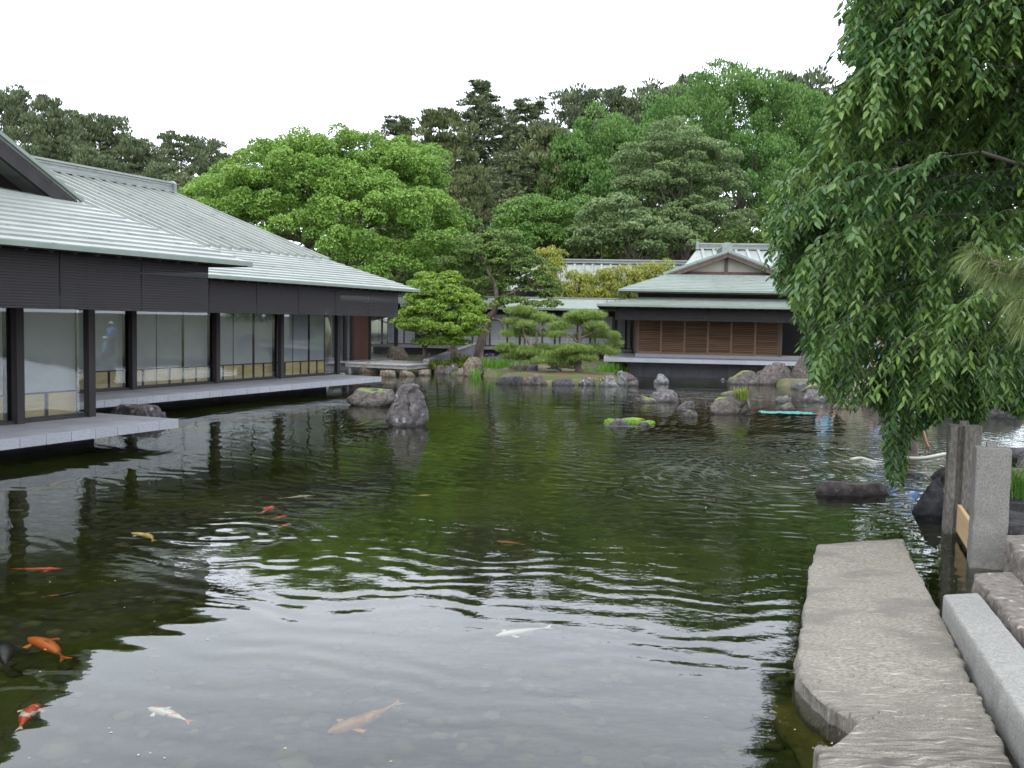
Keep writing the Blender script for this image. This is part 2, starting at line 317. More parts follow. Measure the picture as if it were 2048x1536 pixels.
def glass_material():
    N = NT('window_glass'); fr = N.n('ShaderNodeFresnel'); ge = N.n('ShaderNodeNewGeometry'); mi = N.n('ShaderNodeMix'); mi.inputs[2].default_value = 1.65; mi.inputs[3].default_value = 1 / 1.65
    N.l(ge.outputs['Backfacing'], mi.inputs[0]); N.l(mi.outputs[0], fr.inputs['IOR'])
    t = N.n('ShaderNodeBsdfTransparent'); t.inputs[0].default_value = (.86, .88, .87, 1)
    g = N.n('ShaderNodeBsdfGlossy'); g.inputs['Roughness'].default_value = .01; g.inputs[0].default_value = (.9, .92, .92, 1)
    ms = N.n('ShaderNodeMixShader'); N.l(fr.outputs[0], ms.inputs[0]); N.l(t.outputs[0], ms.inputs[1]); N.l(g.outputs[0], ms.inputs[2]); N.l(ms.outputs[0], N.out.inputs[0]); return N.m
M['glass'] = glass_material()
def blind_material():
    N = NT('blind_weave'); p = N.n('ShaderNodeBsdfPrincipled'); p.inputs['Roughness'].default_value = .8; p.inputs['Specular IOR Level'].default_value = .15
    t = N.n('ShaderNodeTexCoord'); wv = N.n('ShaderNodeTexWave'); wv.bands_direction = 'Z'; wv.inputs['Scale'].default_value = 7; wv.inputs['Distortion'].default_value = .4; N.l(t.outputs['Object'], wv.inputs['Vector'])
    m = N.n('ShaderNodeMix', data_type='RGBA'); m.inputs[6].default_value = (.026, .025, .025, 1); m.inputs[7].default_value = (.062, .058, .057, 1); N.l(wv.outputs['Fac'], m.inputs[0]); N.l(m.outputs[2], p.inputs['Base Color'])
    tr = N.n('ShaderNodeBsdfTransparent'); ms = N.n('ShaderNodeMixShader'); ms.inputs[0].default_value = .72
    N.l(tr.outputs[0], ms.inputs[1]); N.l(p.outputs[0], ms.inputs[2]); N.l(ms.outputs[0], N.out.inputs[0]); return N.m
M['blind'] = blind_material()

# ------------------------------------------------------------------ mesh helpers
class MB:
    def __init__(s): s.v = []; s.f = []
    def add(s, vs, fs):
        b = len(s.v); s.v += [tuple(map(float, p)) for p in vs]; s.f += [tuple(i + b for i in f) for f in fs]; return s
    def hexa(s, p):   # 8 points: lower ring 0-3 counterclockwise seen from above, upper ring 4-7
        return s.add(p, [(3, 2, 1, 0), (4, 5, 6, 7), (0, 1, 5, 4), (1, 2, 6, 5), (2, 3, 7, 6), (3, 0, 4, 7)])
    def box(s, x0, x1, y0, y1, z0, z1):
        return s.hexa([(x0, y0, z0), (x1, y0, z0), (x1, y1, z0), (x0, y1, z0), (x0, y0, z1), (x1, y0, z1), (x1, y1, z1), (x0, y1, z1)])
    def beam(s, a, b, w_, h_):   # bar from a to b with width w_ (horizontal) and height h_
        a = np.array(a, float); b = np.array(b, float); d = b - a; d /= np.linalg.norm(d)
        sd_ = np.cross(d, (0, 0, 1)); n_ = np.linalg.norm(sd_); sd_ = np.array([1.0, 0, 0]) if n_ < 1e-6 else sd_ / n_
        up_ = np.cross(sd_, d); P_ = []
        for q in (a, b):
            for i, j in ((-1, -1), (1, -1), (1, 1), (-1, 1)): P_.append(q + sd_ * i * w_ / 2 + up_ * j * h_ / 2)
        return s.add(P_, [(0, 1, 2, 3), (7, 6, 5, 4), (4, 5, 1, 0), (5, 6, 2, 1), (6, 7, 3, 2), (7, 4, 0, 3)])
    def tube(s, pts, rr, n=6, cap=True):
        pts = [np.array(p, float) for p in pts]
        if not hasattr(rr, '__len__'): rr = [rr] * len(pts)
        b = len(s.v); ref = np.array([.31, .57, .76])
        for i, p in enumerate(pts):
            d = pts[min(i + 1, len(pts) - 1)] - pts[max(i - 1, 0)]; d = d / (np.linalg.norm(d) + 1e-9)
            a = np.cross(d, ref); a /= np.linalg.norm(a) + 1e-9; c = np.cross(d, a)
            for k in range(n):
                t = 2 * math.pi * k / n; q = p + (a * math.cos(t) + c * math.sin(t)) * rr[i]; s.v.append(tuple(q))
        for i in range(len(pts) - 1):
            for k in range(n):
                k2 = (k + 1) % n; s.f.append((b + i * n + k, b + i * n + k2, b + (i + 1) * n + k2, b + (i + 1) * n + k))
        if cap:
            s.f.append(tuple(b + k for k in range(n))[::-1]); e = b + (len(pts) - 1) * n; s.f.append(tuple(e + k for k in range(n)))
        return s
    def mesh(s, name, m, smooth=False):
        me = bpy.data.meshes.new(name); me.from_pydata(s.v, [], s.f); me.materials.append(m)
        if smooth: me.polygons.foreach_set('use_smooth', [True] * len(me.polygons))
        me.update(); return me
def link(name, me, parent=None, loc=None, rz=None, kind=None, label=None):
    o = bpy.data.objects.new(name, me); col.objects.link(o)
    if parent is not None: o.parent = parent
    if loc is not None: o.location = tuple(map(float, loc))
    if rz is not None: o.rotation_euler[2] = rz
    if kind: o['kind'] = kind
    if label: o['label'] = label
    return o
def part(name, mb, m, parent, smooth=False, **k): return link(name, mb.mesh(name, m, smooth), parent, **k)
def thing(name, label, cat, loc=(0, 0, 0), rz=0.0, group=None):
    o = bpy.data.objects.new(name, None); col.objects.link(o); o.location = tuple(map(float, loc)); o.rotation_euler[2] = rz
    o.empty_display_size = .3; o['label'] = label; o['category'] = cat
    if group: o['group'] = group
    return o
def tag(o, label, cat, group=None):
    o['label'] = label; o['category'] = cat
    if group: o['group'] = group
    return o
def npmesh(name, V, Fq, m, tint=None, smooth=False):
    me = bpy.data.meshes.new(name); V = np.asarray(V, np.float32); Fq = np.asarray(Fq, np.int32); k = Fq.shape[1]
    me.vertices.add(len(V)); me.vertices.foreach_set('co', V.ravel())
    me.loops.add(Fq.size); me.loops.foreach_set('vertex_index', Fq.ravel())
    me.polygons.add(len(Fq)); me.polygons.foreach_set('loop_start', np.arange(0, Fq.size, k, dtype=np.int32))
    me.polygons.foreach_set('loop_total', np.full(len(Fq), k, np.int32))
    if smooth: me.polygons.foreach_set('use_smooth', np.ones(len(Fq), bool))
    if tint is not None:
        at = me.attributes.new('tint', 'FLOAT', 'POINT'); at.data.foreach_set('value', np.asarray(tint, np.float32))
    me.materials.append(m); me.update(calc_edges=True); return me

# ------------------------------------------------------------------ ground, pond bed, water
LU = np.array([.40816, .91291, 0]); LN = np.array([.91291, -.40816, 0])   # direction of the left wings, and its right hand
ANG = math.atan2(LU[1], LU[0])
def W(u, m, z=0.0): return LU * u - LN * m + np.array([0, 0, z])
edge = [(-34, 1.2), (1.2, 2.2), (2.1, 3.0), (2.6, 5.0), (3.5, 6.6), (4.1, 7.9), (4.9, 9.0), (5.5, 9.8), (6.0, 11.0), (6.8, 12.4), (9.9, 18.3), (14, 20.3), (32, 22), (32, 26), (15, 25.6),
        (12.9, 26.4), (11.2, 28.6), (10.8, 32), (10.6, 36), (9.6, 38.8), (9.4, 40.0), (13, 42), (12, 45), (4.6, 45), (4.5, 41), (4.3, 37.6), (3.9, 35.9), (3.0, 35.4), (1.0, 36), (.2, 36.6), (-.6, 38.8),
        (-1.6, 40.3), (-2.6, 40.0), (-3.2, 41.8), (-4.2, 44.6), (-7.5, 45.2), (-10.4, 43), (-10.5, 38), tuple(W(26, 22)[:2]), tuple(W(-14, 22)[:2])]
def sdist(X, Y):
    P = np.array(edge, float); d = np.full(X.shape, 1e9); ins = np.zeros(X.shape, bool)
    for i in range(len(P)):
        a, b = P[i], P[(i + 1) % len(P)]; e = b - a; wx, wy = X - a[0], Y - a[1]
        t = np.clip((wx * e[0] + wy * e[1]) / (e @ e), 0, 1); d = np.minimum(d, (wx - t * e[0]) ** 2 + (wy - t * e[1]) ** 2)
        c = (a[1] > Y) != (b[1] > Y)
        with np.errstate(divide='ignore', invalid='ignore'): xi = (b[0] - a[0]) * (Y - a[1]) / (b[1] - a[1]) + a[0]
        ins ^= c & (X < xi)
    d = np.sqrt(d); return np.where(ins, -d, d)
def axis(lo, hi, st, far):
    a = list(np.arange(lo, hi, st)); g = st; x = lo; L = []
    while x > -far: g *= 1.35; x -= g; L.append(x)
    g = st; x = hi; Rr = []
    while x < far: g *= 1.35; Rr.append(x); x += g
    return np.array(L[::-1] + a + Rr)
gx = axis(-26, 34, .25, 600); gy = axis(-4, 50, .25, 900)
X, Y = np.meshgrid(gx, gy)
s = sdist(X, Y); q3 = np.stack([X.ravel(), Y.ravel(), 0 * X.ravel()], 1)
nn = fbm(q3 * .35, 3, 3).reshape(X.shape)
t = np.clip((s + .12 * nn + .25) / .5, 0, 1); t = t * t * (3 - 2 * t)
Z = -.50 + .06 * nn + t * (.70 + .05 * nn) + np.clip(s - 1, 0, 12) * .035 + np.clip(Y - 60, 0, 60) * .02
def ground_z(x, y):
    return float(-.50 + .0 + .70 + max(0, min(12, sdist(np.array([x]), np.array([y]))[0] - 1)) * .035 + max(0, min(60, y - 60)) * .02)
nx, ny = len(gx), len(gy); idx = np.arange(nx * ny).reshape(ny, nx)
Fq = np.stack([idx[:-1, :-1].ravel(), idx[:-1, 1:].ravel(), idx[1:, 1:].ravel(), idx[1:, :-1].ravel()], 1)
o = link('ground', npmesh('ground', np.stack([X.ravel(), Y.ravel(), Z.ravel()], 1), Fq, M['ground'], smooth=True)); o['kind'] = 'structure'
mb = MB().box(-40, 36, -8, 48, -1.2, 0.0)
o = part('pond_water', mb, M['water'], None); o['kind'] = 'structure'

# pebbles on the bed, floating petals
def ico(sub):
    import bmesh
    bm = bmesh.new(); bmesh.ops.create_icosphere(bm, subdivisions=sub, radius=1.0)
    V = np.array([v.co[:] for v in bm.verts]); F_ = np.array([[v.index for v in f.verts] for f in bm.faces]); bm.free(); return V, F_
IC1, IF1 = ico(1); IC4, IF4 = ico(4); IC3, IF3 = ico(3)
npb = 1500; V = []; Fl = []
for i in range(npb):
    x = rng.uniform(-6, 3.6); y = rng.uniform(3.6, 13)
    if sdist(np.array([x]), np.array([y]))[0] > -.3: continue
    r = rng.uniform(.03, .10) * (1.6 if rng.random() < .12 else 1)
    a = rng.uniform(0, 6.3); c_, s_ = math.cos(a), math.sin(a)
    v = IC1 * [r, r * rng.uniform(.6, .9), r * .45] * (1 + .12 * rng.standard_normal((len(IC1), 1)))
    v = np.stack([v[:, 0] * c_ - v[:, 1] * s_ + x, v[:, 0] * s_ + v[:, 1] * c_ + y, v[:, 2] - .485], 1)
    Fl.append(IF1 + len(V) * len(IC1)); V.append(v)
pebm = mat('bed_pebble', (.06, .06, .03), (.20, .185, .115), tint=True, rough=.9)
tin = np.repeat(rng.random(len(V)) ** 1.5, len(IC1))
o = link('bed_pebbles', npmesh('bed_pebbles', np.concatenate(V), np.concatenate(Fl), pebm, tint=tin, smooth=True)); o['kind'] = 'stuff'
o['label'] = 'rounded stones lying on the pond bed seen through the clear shallows'; o['category'] = 'pebbles'
V = []; Fl = []
for i in range(260):
    y = 4.2 + 22 * rng.random() ** 1.6; x = rng.uniform(-.5, .5) * y * 1.05
    if sdist(np.array([x]), np.array([y]))[0] > -.2: continue
    a = rng.uniform(0, 6.3); L = rng.uniform(.004, .011); w_ = L * rng.uniform(.3, .6)
    d = np.array([math.cos(a), math.sin(a), 0]); p = np.array([-d[1], d[0], 0]); c = np.array([x, y, .003])
    b = len(V) * 4; V.append([c - d * L, c - p * w_, c + d * L, c + p * w_]); Fl.append([b, b + 1, b + 2, b + 3])
o = link('floating_petals', npmesh('floating_petals', np.array(V).reshape(-1, 3), np.array(Fl), M['petal'])); o['kind'] = 'stuff'
o['label'] = 'tiny fallen petals scattered on the pond surface'; o['category'] = 'petals'

# ------------------------------------------------------------------ buildings
def frame_thing(name, label, cat, u, m, ang=ANG):
    p = W(u, m); o = thing(name, label, cat, (p[0], p[1], 0), ang); return o
# wing-local coordinates: x = along the wing (u), y = m (into the building), z up. Child meshes are written in those, shifted by the origin.
def course(L0, L1, H0, H1, t=.042):
    """one overlapping sheet-metal course: lower edge L0-L1, upper edge H0-H1 (base plane)"""
    L0, L1, H0, H1 = [np.array(p, float) for p in (L0, L1, H0, H1)]; up = np.array([0, 0, 1.0])
    s_ = (L0 - H0); s_ /= np.linalg.norm(s_) + 1e-9; ov = s_ * .02
    mb = MB(); mb.hexa([L0 + ov, L1 + ov, H1 - up * .012, H0 - up * .012, L0 + ov + up * t, L1 + ov + up * t, H1 + up * .004, H0 + up * .004]); return mb

def shoji_bay(root, x0, x1, y, n, zb=.40, zp=.86, zt=2.62, nb=2):
    """n sliding screens between x0 and x1 at depth y, each with its hip boards under the paper"""
    w_ = (x1 - x0) / n
    for i in range(n):
        a, b = x0 + i * w_ + .004, x0 + (i + 1) * w_ - .004; off = .03 * (i % 2)
        f = MB(); st = .022
        f.box(a, a + st, y + off, y + off + .03, zb, zt); f.box(b - st, b, y + off, y + off + .03, zb, zt)
        f.box(a + st, b - st, y + off, y + off + .03, zb, zb + .05); f.box(a + st, b - st, y + off, y + off + .03, zp - .015, zp + .015); f.box(a + st, b - st, y + off, y + off + .03, zt - .04, zt)
        c = (a + b) / 2
        for dx in (-.028, .028): f.box(c + dx - .009, c + dx + .009, y + off, y + off + .03, zb + .05, zp - .015)
        sp = part('sliding_screen', f, M['darkwood'], root)
        part('paper', MB().box(a + st, b - st, y + off + .012, y + off + .018, zp + .015, zt - .04), M['paper'], sp)
        part('hip_board', MB().box(a + st, c - .037, y + off + .010, y + off + .020, zb + .05, zp - .015), M['board'], sp)
        part('hip_board', MB().box(c + .037, b - st, y + off + .010, y + off + .020, zb + .05, zp - .015), M['board'], sp)

def wing(root, ox, oy, P):
    """a pond-side wing. all numbers in (u, m, z), shifted to the root"""
    T = lambda u, m, z: (u - ox, m - oy, z)
    U0, Up, mp_, mw = P['U0'], P['Uplat'], P['mplat'], P['mwall']
    bx = lambda u0, u1, m0, m1, z0, z1: MB().box(u0 - ox, u1 - ox, m0 - oy, m1 - oy, z0, z1)
    # platform
    part('platform_top', bx(U0, Up - .06, mp_ + .06, mw + .5, .25, .385), M['granite_top'], root)
    u = Up - .475
    js = P['joint']; k = 0
    while u > U0:
        part('fascia_stone', MB().box(u + .004 - ox, u + .475 - .004 - ox + (.0 if k else .004), mp_ - oy, mp_ + .058 - oy, .228, .3875 - .001 * (k % 2)), M['granite'], root); u -= .475; k += 1
    v = mp_ + .062
    while v < mw + .4:
        part('fascia_stone', MB().box(Up - .058 - ox, Up - ox, v - oy, v + .467 - oy, .229, .3875), M['granite'], root); v += .475
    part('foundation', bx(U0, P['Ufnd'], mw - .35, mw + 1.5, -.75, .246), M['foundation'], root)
    # wall: sill, posts, glass, screens, lintel
    part('sill', bx(U0, P['Uend'], mw + .0, mw + .14, .388, .44), M['darkwood'], root)
    part('lintel', bx(U0, P['Uend'], mw - .02, mw + .14, 2.62, 2.80), M['darkwood'], root)
    part('upper_wall', bx(U0, P['Uend'], mw + .02, mw + .12, 2.80, P['ztop']), M['soffit'], root)
    for (pu, w_) in P['posts']:
        part('post', bx(pu - w_ / 2, pu + w_ / 2, mw - .07, mw + .07 - .003, .386, P['ztop'] + .1), M['darkwood'], root)
    for (a, b, n) in P['bays']:
        part('window_pane', bx(a, b, mw + .05, mw + .056, .44, 2.62), M['glass'], root)
        shoji_bay(root, a - ox, b - ox, mw + P.get('recess', .22) - oy, n)
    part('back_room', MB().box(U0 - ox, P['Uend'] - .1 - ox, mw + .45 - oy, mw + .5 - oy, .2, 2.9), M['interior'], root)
    # blinds hanging under the eave
    for (a, b) in P['blinds']:
        bl = part('hanging_blind', bx(a + .008, b - .008, mp_ + .0, mp_ + .014, 2.37, P['zeave'] - .02), M['blind'], root)
        part('bottom_rod', bx(a + .008, b - .008, mp_ - .006, mp_ + .02, 2.345, 2.37), M['darkwood'], bl)

# ---- near wing
ox, oy = 10.0, 13.0
wingA = frame_thing('hall', 'nearest pond-side hall at the left edge, with a dark gable on its roof', 'hall', ox, oy)
PA = dict(U0=-4, Uplat=13.67, mplat=12.76, mwall=14.36, joint=.475, Ufnd=12.9, Uend=13.2, ztop=3.6, zeave=3.27,
          posts=[(13.13, .15), (11.62, .15), (8.6, .15), (5.6, .15), (2.6, .15), (-.4, .15)],
          bays=[(11.70, 13.05, 1.0), (8.68, 11.54, 3), (5.68, 8.52, 3), (2.68, 5.52, 3), (-.32, 2.52, 3)],
          blinds=[(12.80, 14.47), (11.11, 12.79), (9.42, 11.10), (7.73, 9.41), (6.04, 7.72), (4.35, 6.03), (2.66, 4.34), (.97, 2.65)])
PA['bays'] = [(a, b, int(n)) for a, b, n in PA['bays']]
wing(wingA, ox, oy, PA)
def rp(root, name, mb, m): return part(name, mb, M[m], root)
def hipped_skirt(root, ox, oy, U0, Uc, me, ze, n, dm, slope, rm='roof'):
    """front skirt plus the hipped end; n courses, each dm wide in plan"""
    for k in range(n):
        m0, m1 = me + k * dm, me + (k + 1) * dm; z0, z1 = ze + k * dm * slope, ze + (k + 1) * dm * slope
        u0, u1 = Uc - k * dm, Uc - (k + 1) * dm
        rp(root, 'roof_course', course((U0 - ox, m0 - oy, z0), (u0 - ox, m0 - oy, z0), (U0 - ox, m1 - oy, z1), (u1 - ox, m1 - oy, z1)), rm)
hipped_skirt(wingA, ox, oy, -4, 15.34, 12.5, 3.31, 11, .1991, .457)
# end hip (faces away along the wing)
for k in range(11):
    m0, m1 = 12.5 + k * .1991, 12.5 + (k + 1) * .1991; z0, z1 = 3.31 + k * .091, 3.31 + (k + 1) * .091; u0, u1 = 15.34 - k * .1991, 15.34 - (k + 1) * .1991
    rp(wingA, 'roof_course', course((u0 - ox, m0 - oy, z0), (u0 - ox, 24 - oy, z0), (u1 - ox, m1 - oy, z1), (u1 - ox, 24 - oy, z1)), 'roof')
# eave trim and soffit
for (a, b) in (((-4, 12.47, 3.285), (15.36, 12.47, 3.285)), ((15.36, 12.47, 3.2855), (15.36, 24, 3.2855))):
    rp(wingA, 'eave_edge', MB().beam((a[0] - ox, a[1] - oy, a[2]), (b[0] - ox, b[1] - oy, b[2]), .05, .075), 'roof_edge')
def soffit(root, ox, oy, U0, Uc, me, ze, depth, slope, th=.08):
    d = depth; mb = MB()
    mb.hexa([(U0 - ox, me + .03 - oy, ze - th), (Uc - .03 - ox, me + .03 - oy, ze - th), (Uc - d - ox, me + d - oy, ze + d * slope - th), (U0 - ox, me + d - oy, ze + d * slope - th),
             (U0 - ox, me + .03 - oy, ze - .012), (Uc - .03 - ox, me + .03 - oy, ze - .012), (Uc - d - ox, me + d - oy, ze + d * slope - .02), (U0 - ox, me + d - oy, ze + d * slope - .02)])
    return rp(root, 'soffit', mb, 'soffit')
soffit(wingA, ox, oy, -4, 15.34, 12.5, 3.31, 2.19, .457)
mb = MB(); mb.hexa([(13.15 - ox, 14.69 - oy, 4.22), (15.31 - ox, 12.53 - oy, 3.23), (15.31 - ox, 24 - oy, 3.23), (13.15 - ox, 24 - oy, 4.22),
                    (13.15 - ox, 14.69 - oy, 4.28), (15.31 - ox, 12.53 - oy, 3.29), (15.31 - ox, 24 - oy, 3.29), (13.15 - ox, 24 - oy, 4.28)])
rp(wingA, 'soffit', mb, 'soffit')
def rafters(root, ox, oy, us, m0, m1, z0, slope):
    me = None
    for u in us:
        if me is None: me = MB().beam((0, m0 - oy, z0), (0, m1 - oy, z0 + (m1 - m0) * slope), .06, .09).mesh('rafter', M['soffit'])
        link('rafter', me, root, loc=(u - ox, 0, 0))
rafters(wingA, ox, oy, np.arange(2.3, 14.6, .45), 12.62, 14.4, 3.245, .40)
rp(wingA, 'eave_beam', MB().box(-4 - ox, 14.5 - ox, 12.79 - oy, 12.90 - oy, 3.08, 3.20), 'darkwood')
rp(wingA, 'corner_bracket', MB().box(14.3 - ox, 14.42 - ox, 12.9 - oy, 20 - oy, 3.08, 3.20), 'darkwood')
# gable: roof planes rise to a ridge running into the building, facing the pond
apx, slp = 7.15, .545
zb_ = 4.305; zap = zb_ + (13.15 - apx) * slp
for sgn in (1, -1):
    foot = apx + sgn * (13.15 - apx)
    mb = MB()
    P0 = [(foot - ox, 14.66 - oy, zb_), (foot - ox, 24 - oy, zb_), (apx - ox, 24 - oy, zap), (apx - ox, 14.66 - oy, zap)]
    if sgn < 0: P0 = [P0[1], P0[0], P0[3], P0[2]]
    mb.hexa([tuple(np.add(p, (0, 0, -.05))) for p in P0] + [tuple(np.add(p, (0, 0, .05))) for p in P0])
    rp(wingA, 'roof_slope', mb, 'roof')
    # barge boards
    mb = MB().beam((foot + sgn * .05 - ox, 14.70 - oy, zb_ - .16), (apx - ox, 14.70 - oy, zap - .13), .08, .26); rp(wingA, 'barge_board', mb, 'darkwood')
    mb = MB().beam((foot + sgn * .10 - ox, 14.63 - oy, zb_ + .03), (apx - ox, 14.63 - oy, zap + .085), .07, .06); rp(wingA, 'barge_trim', mb, 'roof_edge')
mb = MB().add([(foot_ - ox, 15.5 - oy, z_) for foot_, z_ in ((apx - 5.9, zb_ - .02), (apx + 5.9, zb_ - .02), (apx, zap - .15))] + [(foot_ - ox, 15.6 - oy, z_) for foot_, z_ in ((apx - 5.9, zb_ - .02), (apx + 5.9, zb_ - .02), (apx, zap - .15))],
              [(0, 1, 2), (5, 4, 3), (0, 3, 4, 1), (1, 4, 5, 2), (2, 5, 3, 0)])
rp(wingA, 'gable_wall', mb, 'darkwood')
for k in range(5):   # courses running back under the gable
    m0 = 14.69 + k * .2; z0 = zb_ + .0 - .02 + k * .04
    rp(wingA, 'roof_course', course((1.2 - ox, m0 - oy, z0), (13.1 - .37 * (k + 1) * .45 - ox, m0 - oy, z0), (1.2 - ox, m0 + .2 - oy, z0 + .04), (13.1 - .37 * (k + 2) * .45 - ox, m0 + .2 - oy, z0 + .04)), 'roof')

# ---- far wing
ox, oy = 24.0, 17.0
wingB = frame_thing('hall', 'second pond-side hall behind the near one, long ribbed pale green roof with boxed ridge', 'hall', ox, oy)
PB = dict(U0=9, Uplat=27.15, mplat=16.79, mwall=18.62, joint=.48, Ufnd=26.2, Uend=27.36, ztop=3.8, zeave=3.22,
          posts=[(27.31, .15), (24.29, .15), (21.43, .15), (18.37, .15), (15.4, .15), (12.4, .15)],
          bays=[(24.37, 26.9, 3), (21.51, 24.21, 3), (18.45, 21.35, 3), (15.48, 18.29, 3), (12.48, 15.32, 3)],
          blinds=[(26.34, 28.15), (24.52, 26.33), (22.70, 24.51), (20.88, 22.69), (19.06, 20.87), (17.24, 19.05), (15.42, 17.23)])
wing(wingB, ox, oy, PB)
hipped_skirt(wingB, ox, oy, 9, 29.09, 16.54, 3.25, 11, .2002, .413)
for k in range(11):
    m0, m1 = 16.54 + k * .2002, 16.54 + (k + 1) * .2002; z0, z1 = 3.25 + k * .0827, 3.25 + (k + 1) * .0827; u0, u1 = 29.09 - k * .2002, 29.09 - (k + 1) * .2002
    rp(wingB, 'roof_course', course((u0 - ox, m0 - oy, z0), (u0 - ox, 33 - oy, z0), (u1 - ox, m1 - oy, z1), (u1 - ox, 33 - oy, z1)), 'roof')
for (a, b) in (((9, 16.51, 3.225), (29.11, 16.51, 3.225)), ((29.11, 16.51, 3.2255), (29.11, 33, 3.2255))):
    rp(wingB, 'eave_edge', MB().beam((a[0] - ox, a[1] - oy, a[2]), (b[0] - ox, b[1] - oy, b[2]), .05, .075), 'roof_edge')
soffit(wingB, ox, oy, 9, 29.09, 16.54, 3.25, 2.2, .413)
mb = MB(); mb.hexa([(26.89 - ox, 18.74 - oy, 4.07), (29.06 - ox, 16.57 - oy, 3.17), (29.06 - ox, 33 - oy, 3.17), (26.89 - ox, 33 - oy, 4.07),
                    (26.89 - ox, 18.74 - oy, 4.13), (29.06 - ox, 16.57 - oy, 3.23), (29.06 - ox, 33 - oy, 3.23), (26.89 - ox, 33 - oy, 4.13)])
rp(wingB, 'soffit', mb, 'soffit')
rafters(wingB, ox, oy, np.arange(15.0, 28.2, .45), 16.7, 18.6, 3.18, .38)
rp(wingB, 'eave_beam', MB().box(9 - ox, 28.2 - ox, 16.82 - oy, 16.93 - oy, 3.03, 3.14), 'darkwood')
rp(wingB, 'corner_bracket', MB().box(28.04 - ox, 28.15 - ox, 16.95 - oy, 26 - oy, 3.03, 3.14), 'darkwood')
ms_, mr_, zs_, zr_ = 18.74, 25.45, 4.156, 6.588; sl = (zr_ - zs_) / (mr_ - ms_)
for sgn in (1, -1):
    a = ms_ if sgn > 0 else 2 * mr_ - ms_
    P0 = [(9 - ox, a - oy, zs_), (26.9 - ox, a - oy, zs_), (26.9 - ox, mr_ - oy, zr_), (9 - ox, mr_ - oy, zr_)]
    if sgn < 0: P0 = [P0[1], P0[0], P0[3], P0[2]]
    rp(wingB, 'roof_slope', MB().hexa([tuple(np.add(p, (0, 0, -.10))) for p in P0] + [tuple(np.add(p, (0, 0, .0))) for p in P0]), 'roof')
rib = MB().beam((0, ms_ - .05 - oy, zs_ - .05 * sl + .035), (0, mr_ - oy, zr_ + .035), .075, .11).mesh('roof_rib', M['roof'])
cap = MB().box(-.045, .045, ms_ - .085 - oy, ms_ - .05 - oy, zs_ - .07, zs_ + .05).mesh('rib_end', M['roof_edge'])
u = 26.86
while u > 12:
    r_ = link('roof_rib', rib, wingB, loc=(u - ox, 0, 0)); link('rib_end', cap, r_); u -= .436
rp(wingB, 'verge_trim', MB().beam((26.95 - ox, ms_ - oy, zs_ - .05), (26.95 - ox, mr_ - oy, zr_ - .05), .06, .16), 'roof_edge')
for (dz, hh, w_, mm) in ((.03, .06, .46, 'ridge'), (.10, .07, .34, 'roof'), (.17, .07, .30, 'ridge'), (.24, .07, .34, 'roof'), (.315, .07, .42, 'roof')):
    rp(wingB, 'ridge_course', MB().box(9 - ox, 26.85 - ox, mr_ - w_ / 2 - oy, mr_ + w_ / 2 - oy, zr_ + dz - .03, zr_ + dz - .03 + hh - .004), mm)
mb = MB()
ring = [(26.84, -.24, -.02), (26.84, .24, -.02), (26.84, .26, .30), (26.84, .12, .40), (26.84, -.12, .40), (26.84, -.26, .30)]
mb.add([(u_ - ox + d_, mr_ + y_ - oy, zr_ + z_) for d_ in (0, .12) for (u_, y_, z_) in ring], [(5, 4, 3, 2, 1, 0), (6, 7, 8, 9, 10, 11)] + [(i, (i + 1) % 6, (i + 1) % 6 + 6, i + 6) for i in range(6)])
rp(wingB, 'ridge_end_tile', mb, 'ridge')
rp(wingB, 'gable_wall', MB().add([(26.7 - ox, 19 - oy, 4.1), (26.7 - ox, 32 - oy, 4.1), (26.7 - ox, mr_ - oy, zr_ - .1), (26.6 - ox, 19 - oy, 4.1), (26.6 - ox, 32 - oy, 4.1), (26.6 - ox, mr_ - oy, zr_ - .1)],
   [(0, 1, 2), (5, 4, 3), (0, 3, 4, 1), (1, 4, 5, 2), (2, 5, 3, 0)]), 'brownwood')
# end wall of the far wing and the recessed lobby behind it
rp(wingB, 'end_wall', MB().box(26.9 - ox, 27.0 - ox, 18.9 - oy, 22 - oy, .2, 4.0), 'soffit')
rp(wingB, 'porch_floor', MB().box(27.2 - ox, 28.4 - ox, 19.2 - oy, 26 - oy, .20, .36), 'granite_top')
# ---- lobby (glazed link behind the far wing)
ox, oy = 36.0, 24.0
lobby = frame_thing('lobby', 'glazed lobby in the shade behind the timber deck, with a dark red door panel', 'lobby', ox, oy)
bxl = lambda u0, u1, m0, m1, z0, z1: MB().box(u0 - ox, u1 - ox, m0 - oy, m1 - oy, z0, z1)
rp(lobby, 'plinth', bxl(31, 41, 24.05, 26, -.3, .30), 'greywall')
rp(lobby, 'floor', bxl(31, 41, 23.9, 27, .30, .385), 'granite_top')
rp(lobby, 'door_panel', bxl(36.5, 37.75, 24.05, 24.11, .40, 2.7), 'rustwood')
for pu in (35.9, 36.42, 37.82, 40.2, 33.2): rp(lobby, 'post', bxl(pu - .07, pu + .07, 24.0, 24.14, .386, 3.0), 'darkwood')
for a, b in ((33.27, 35.83), (37.89, 40.13)): rp(lobby, 'window_pane', bxl(a, b, 24.07, 24.076, .44, 2.7), 'glass')
rp(lobby, 'paper_screen', bxl(33.3, 35.8, 25.5, 25.53, .42, 2.6), 'paper')
rp(lobby, 'paper_screen', bxl(38.0, 40.1, 26.2, 26.23, .42, 2.6), 'paper')
rp(lobby, 'lintel', bxl(33, 40.4, 23.98, 24.2, 2.70, 3.0), 'darkwood')
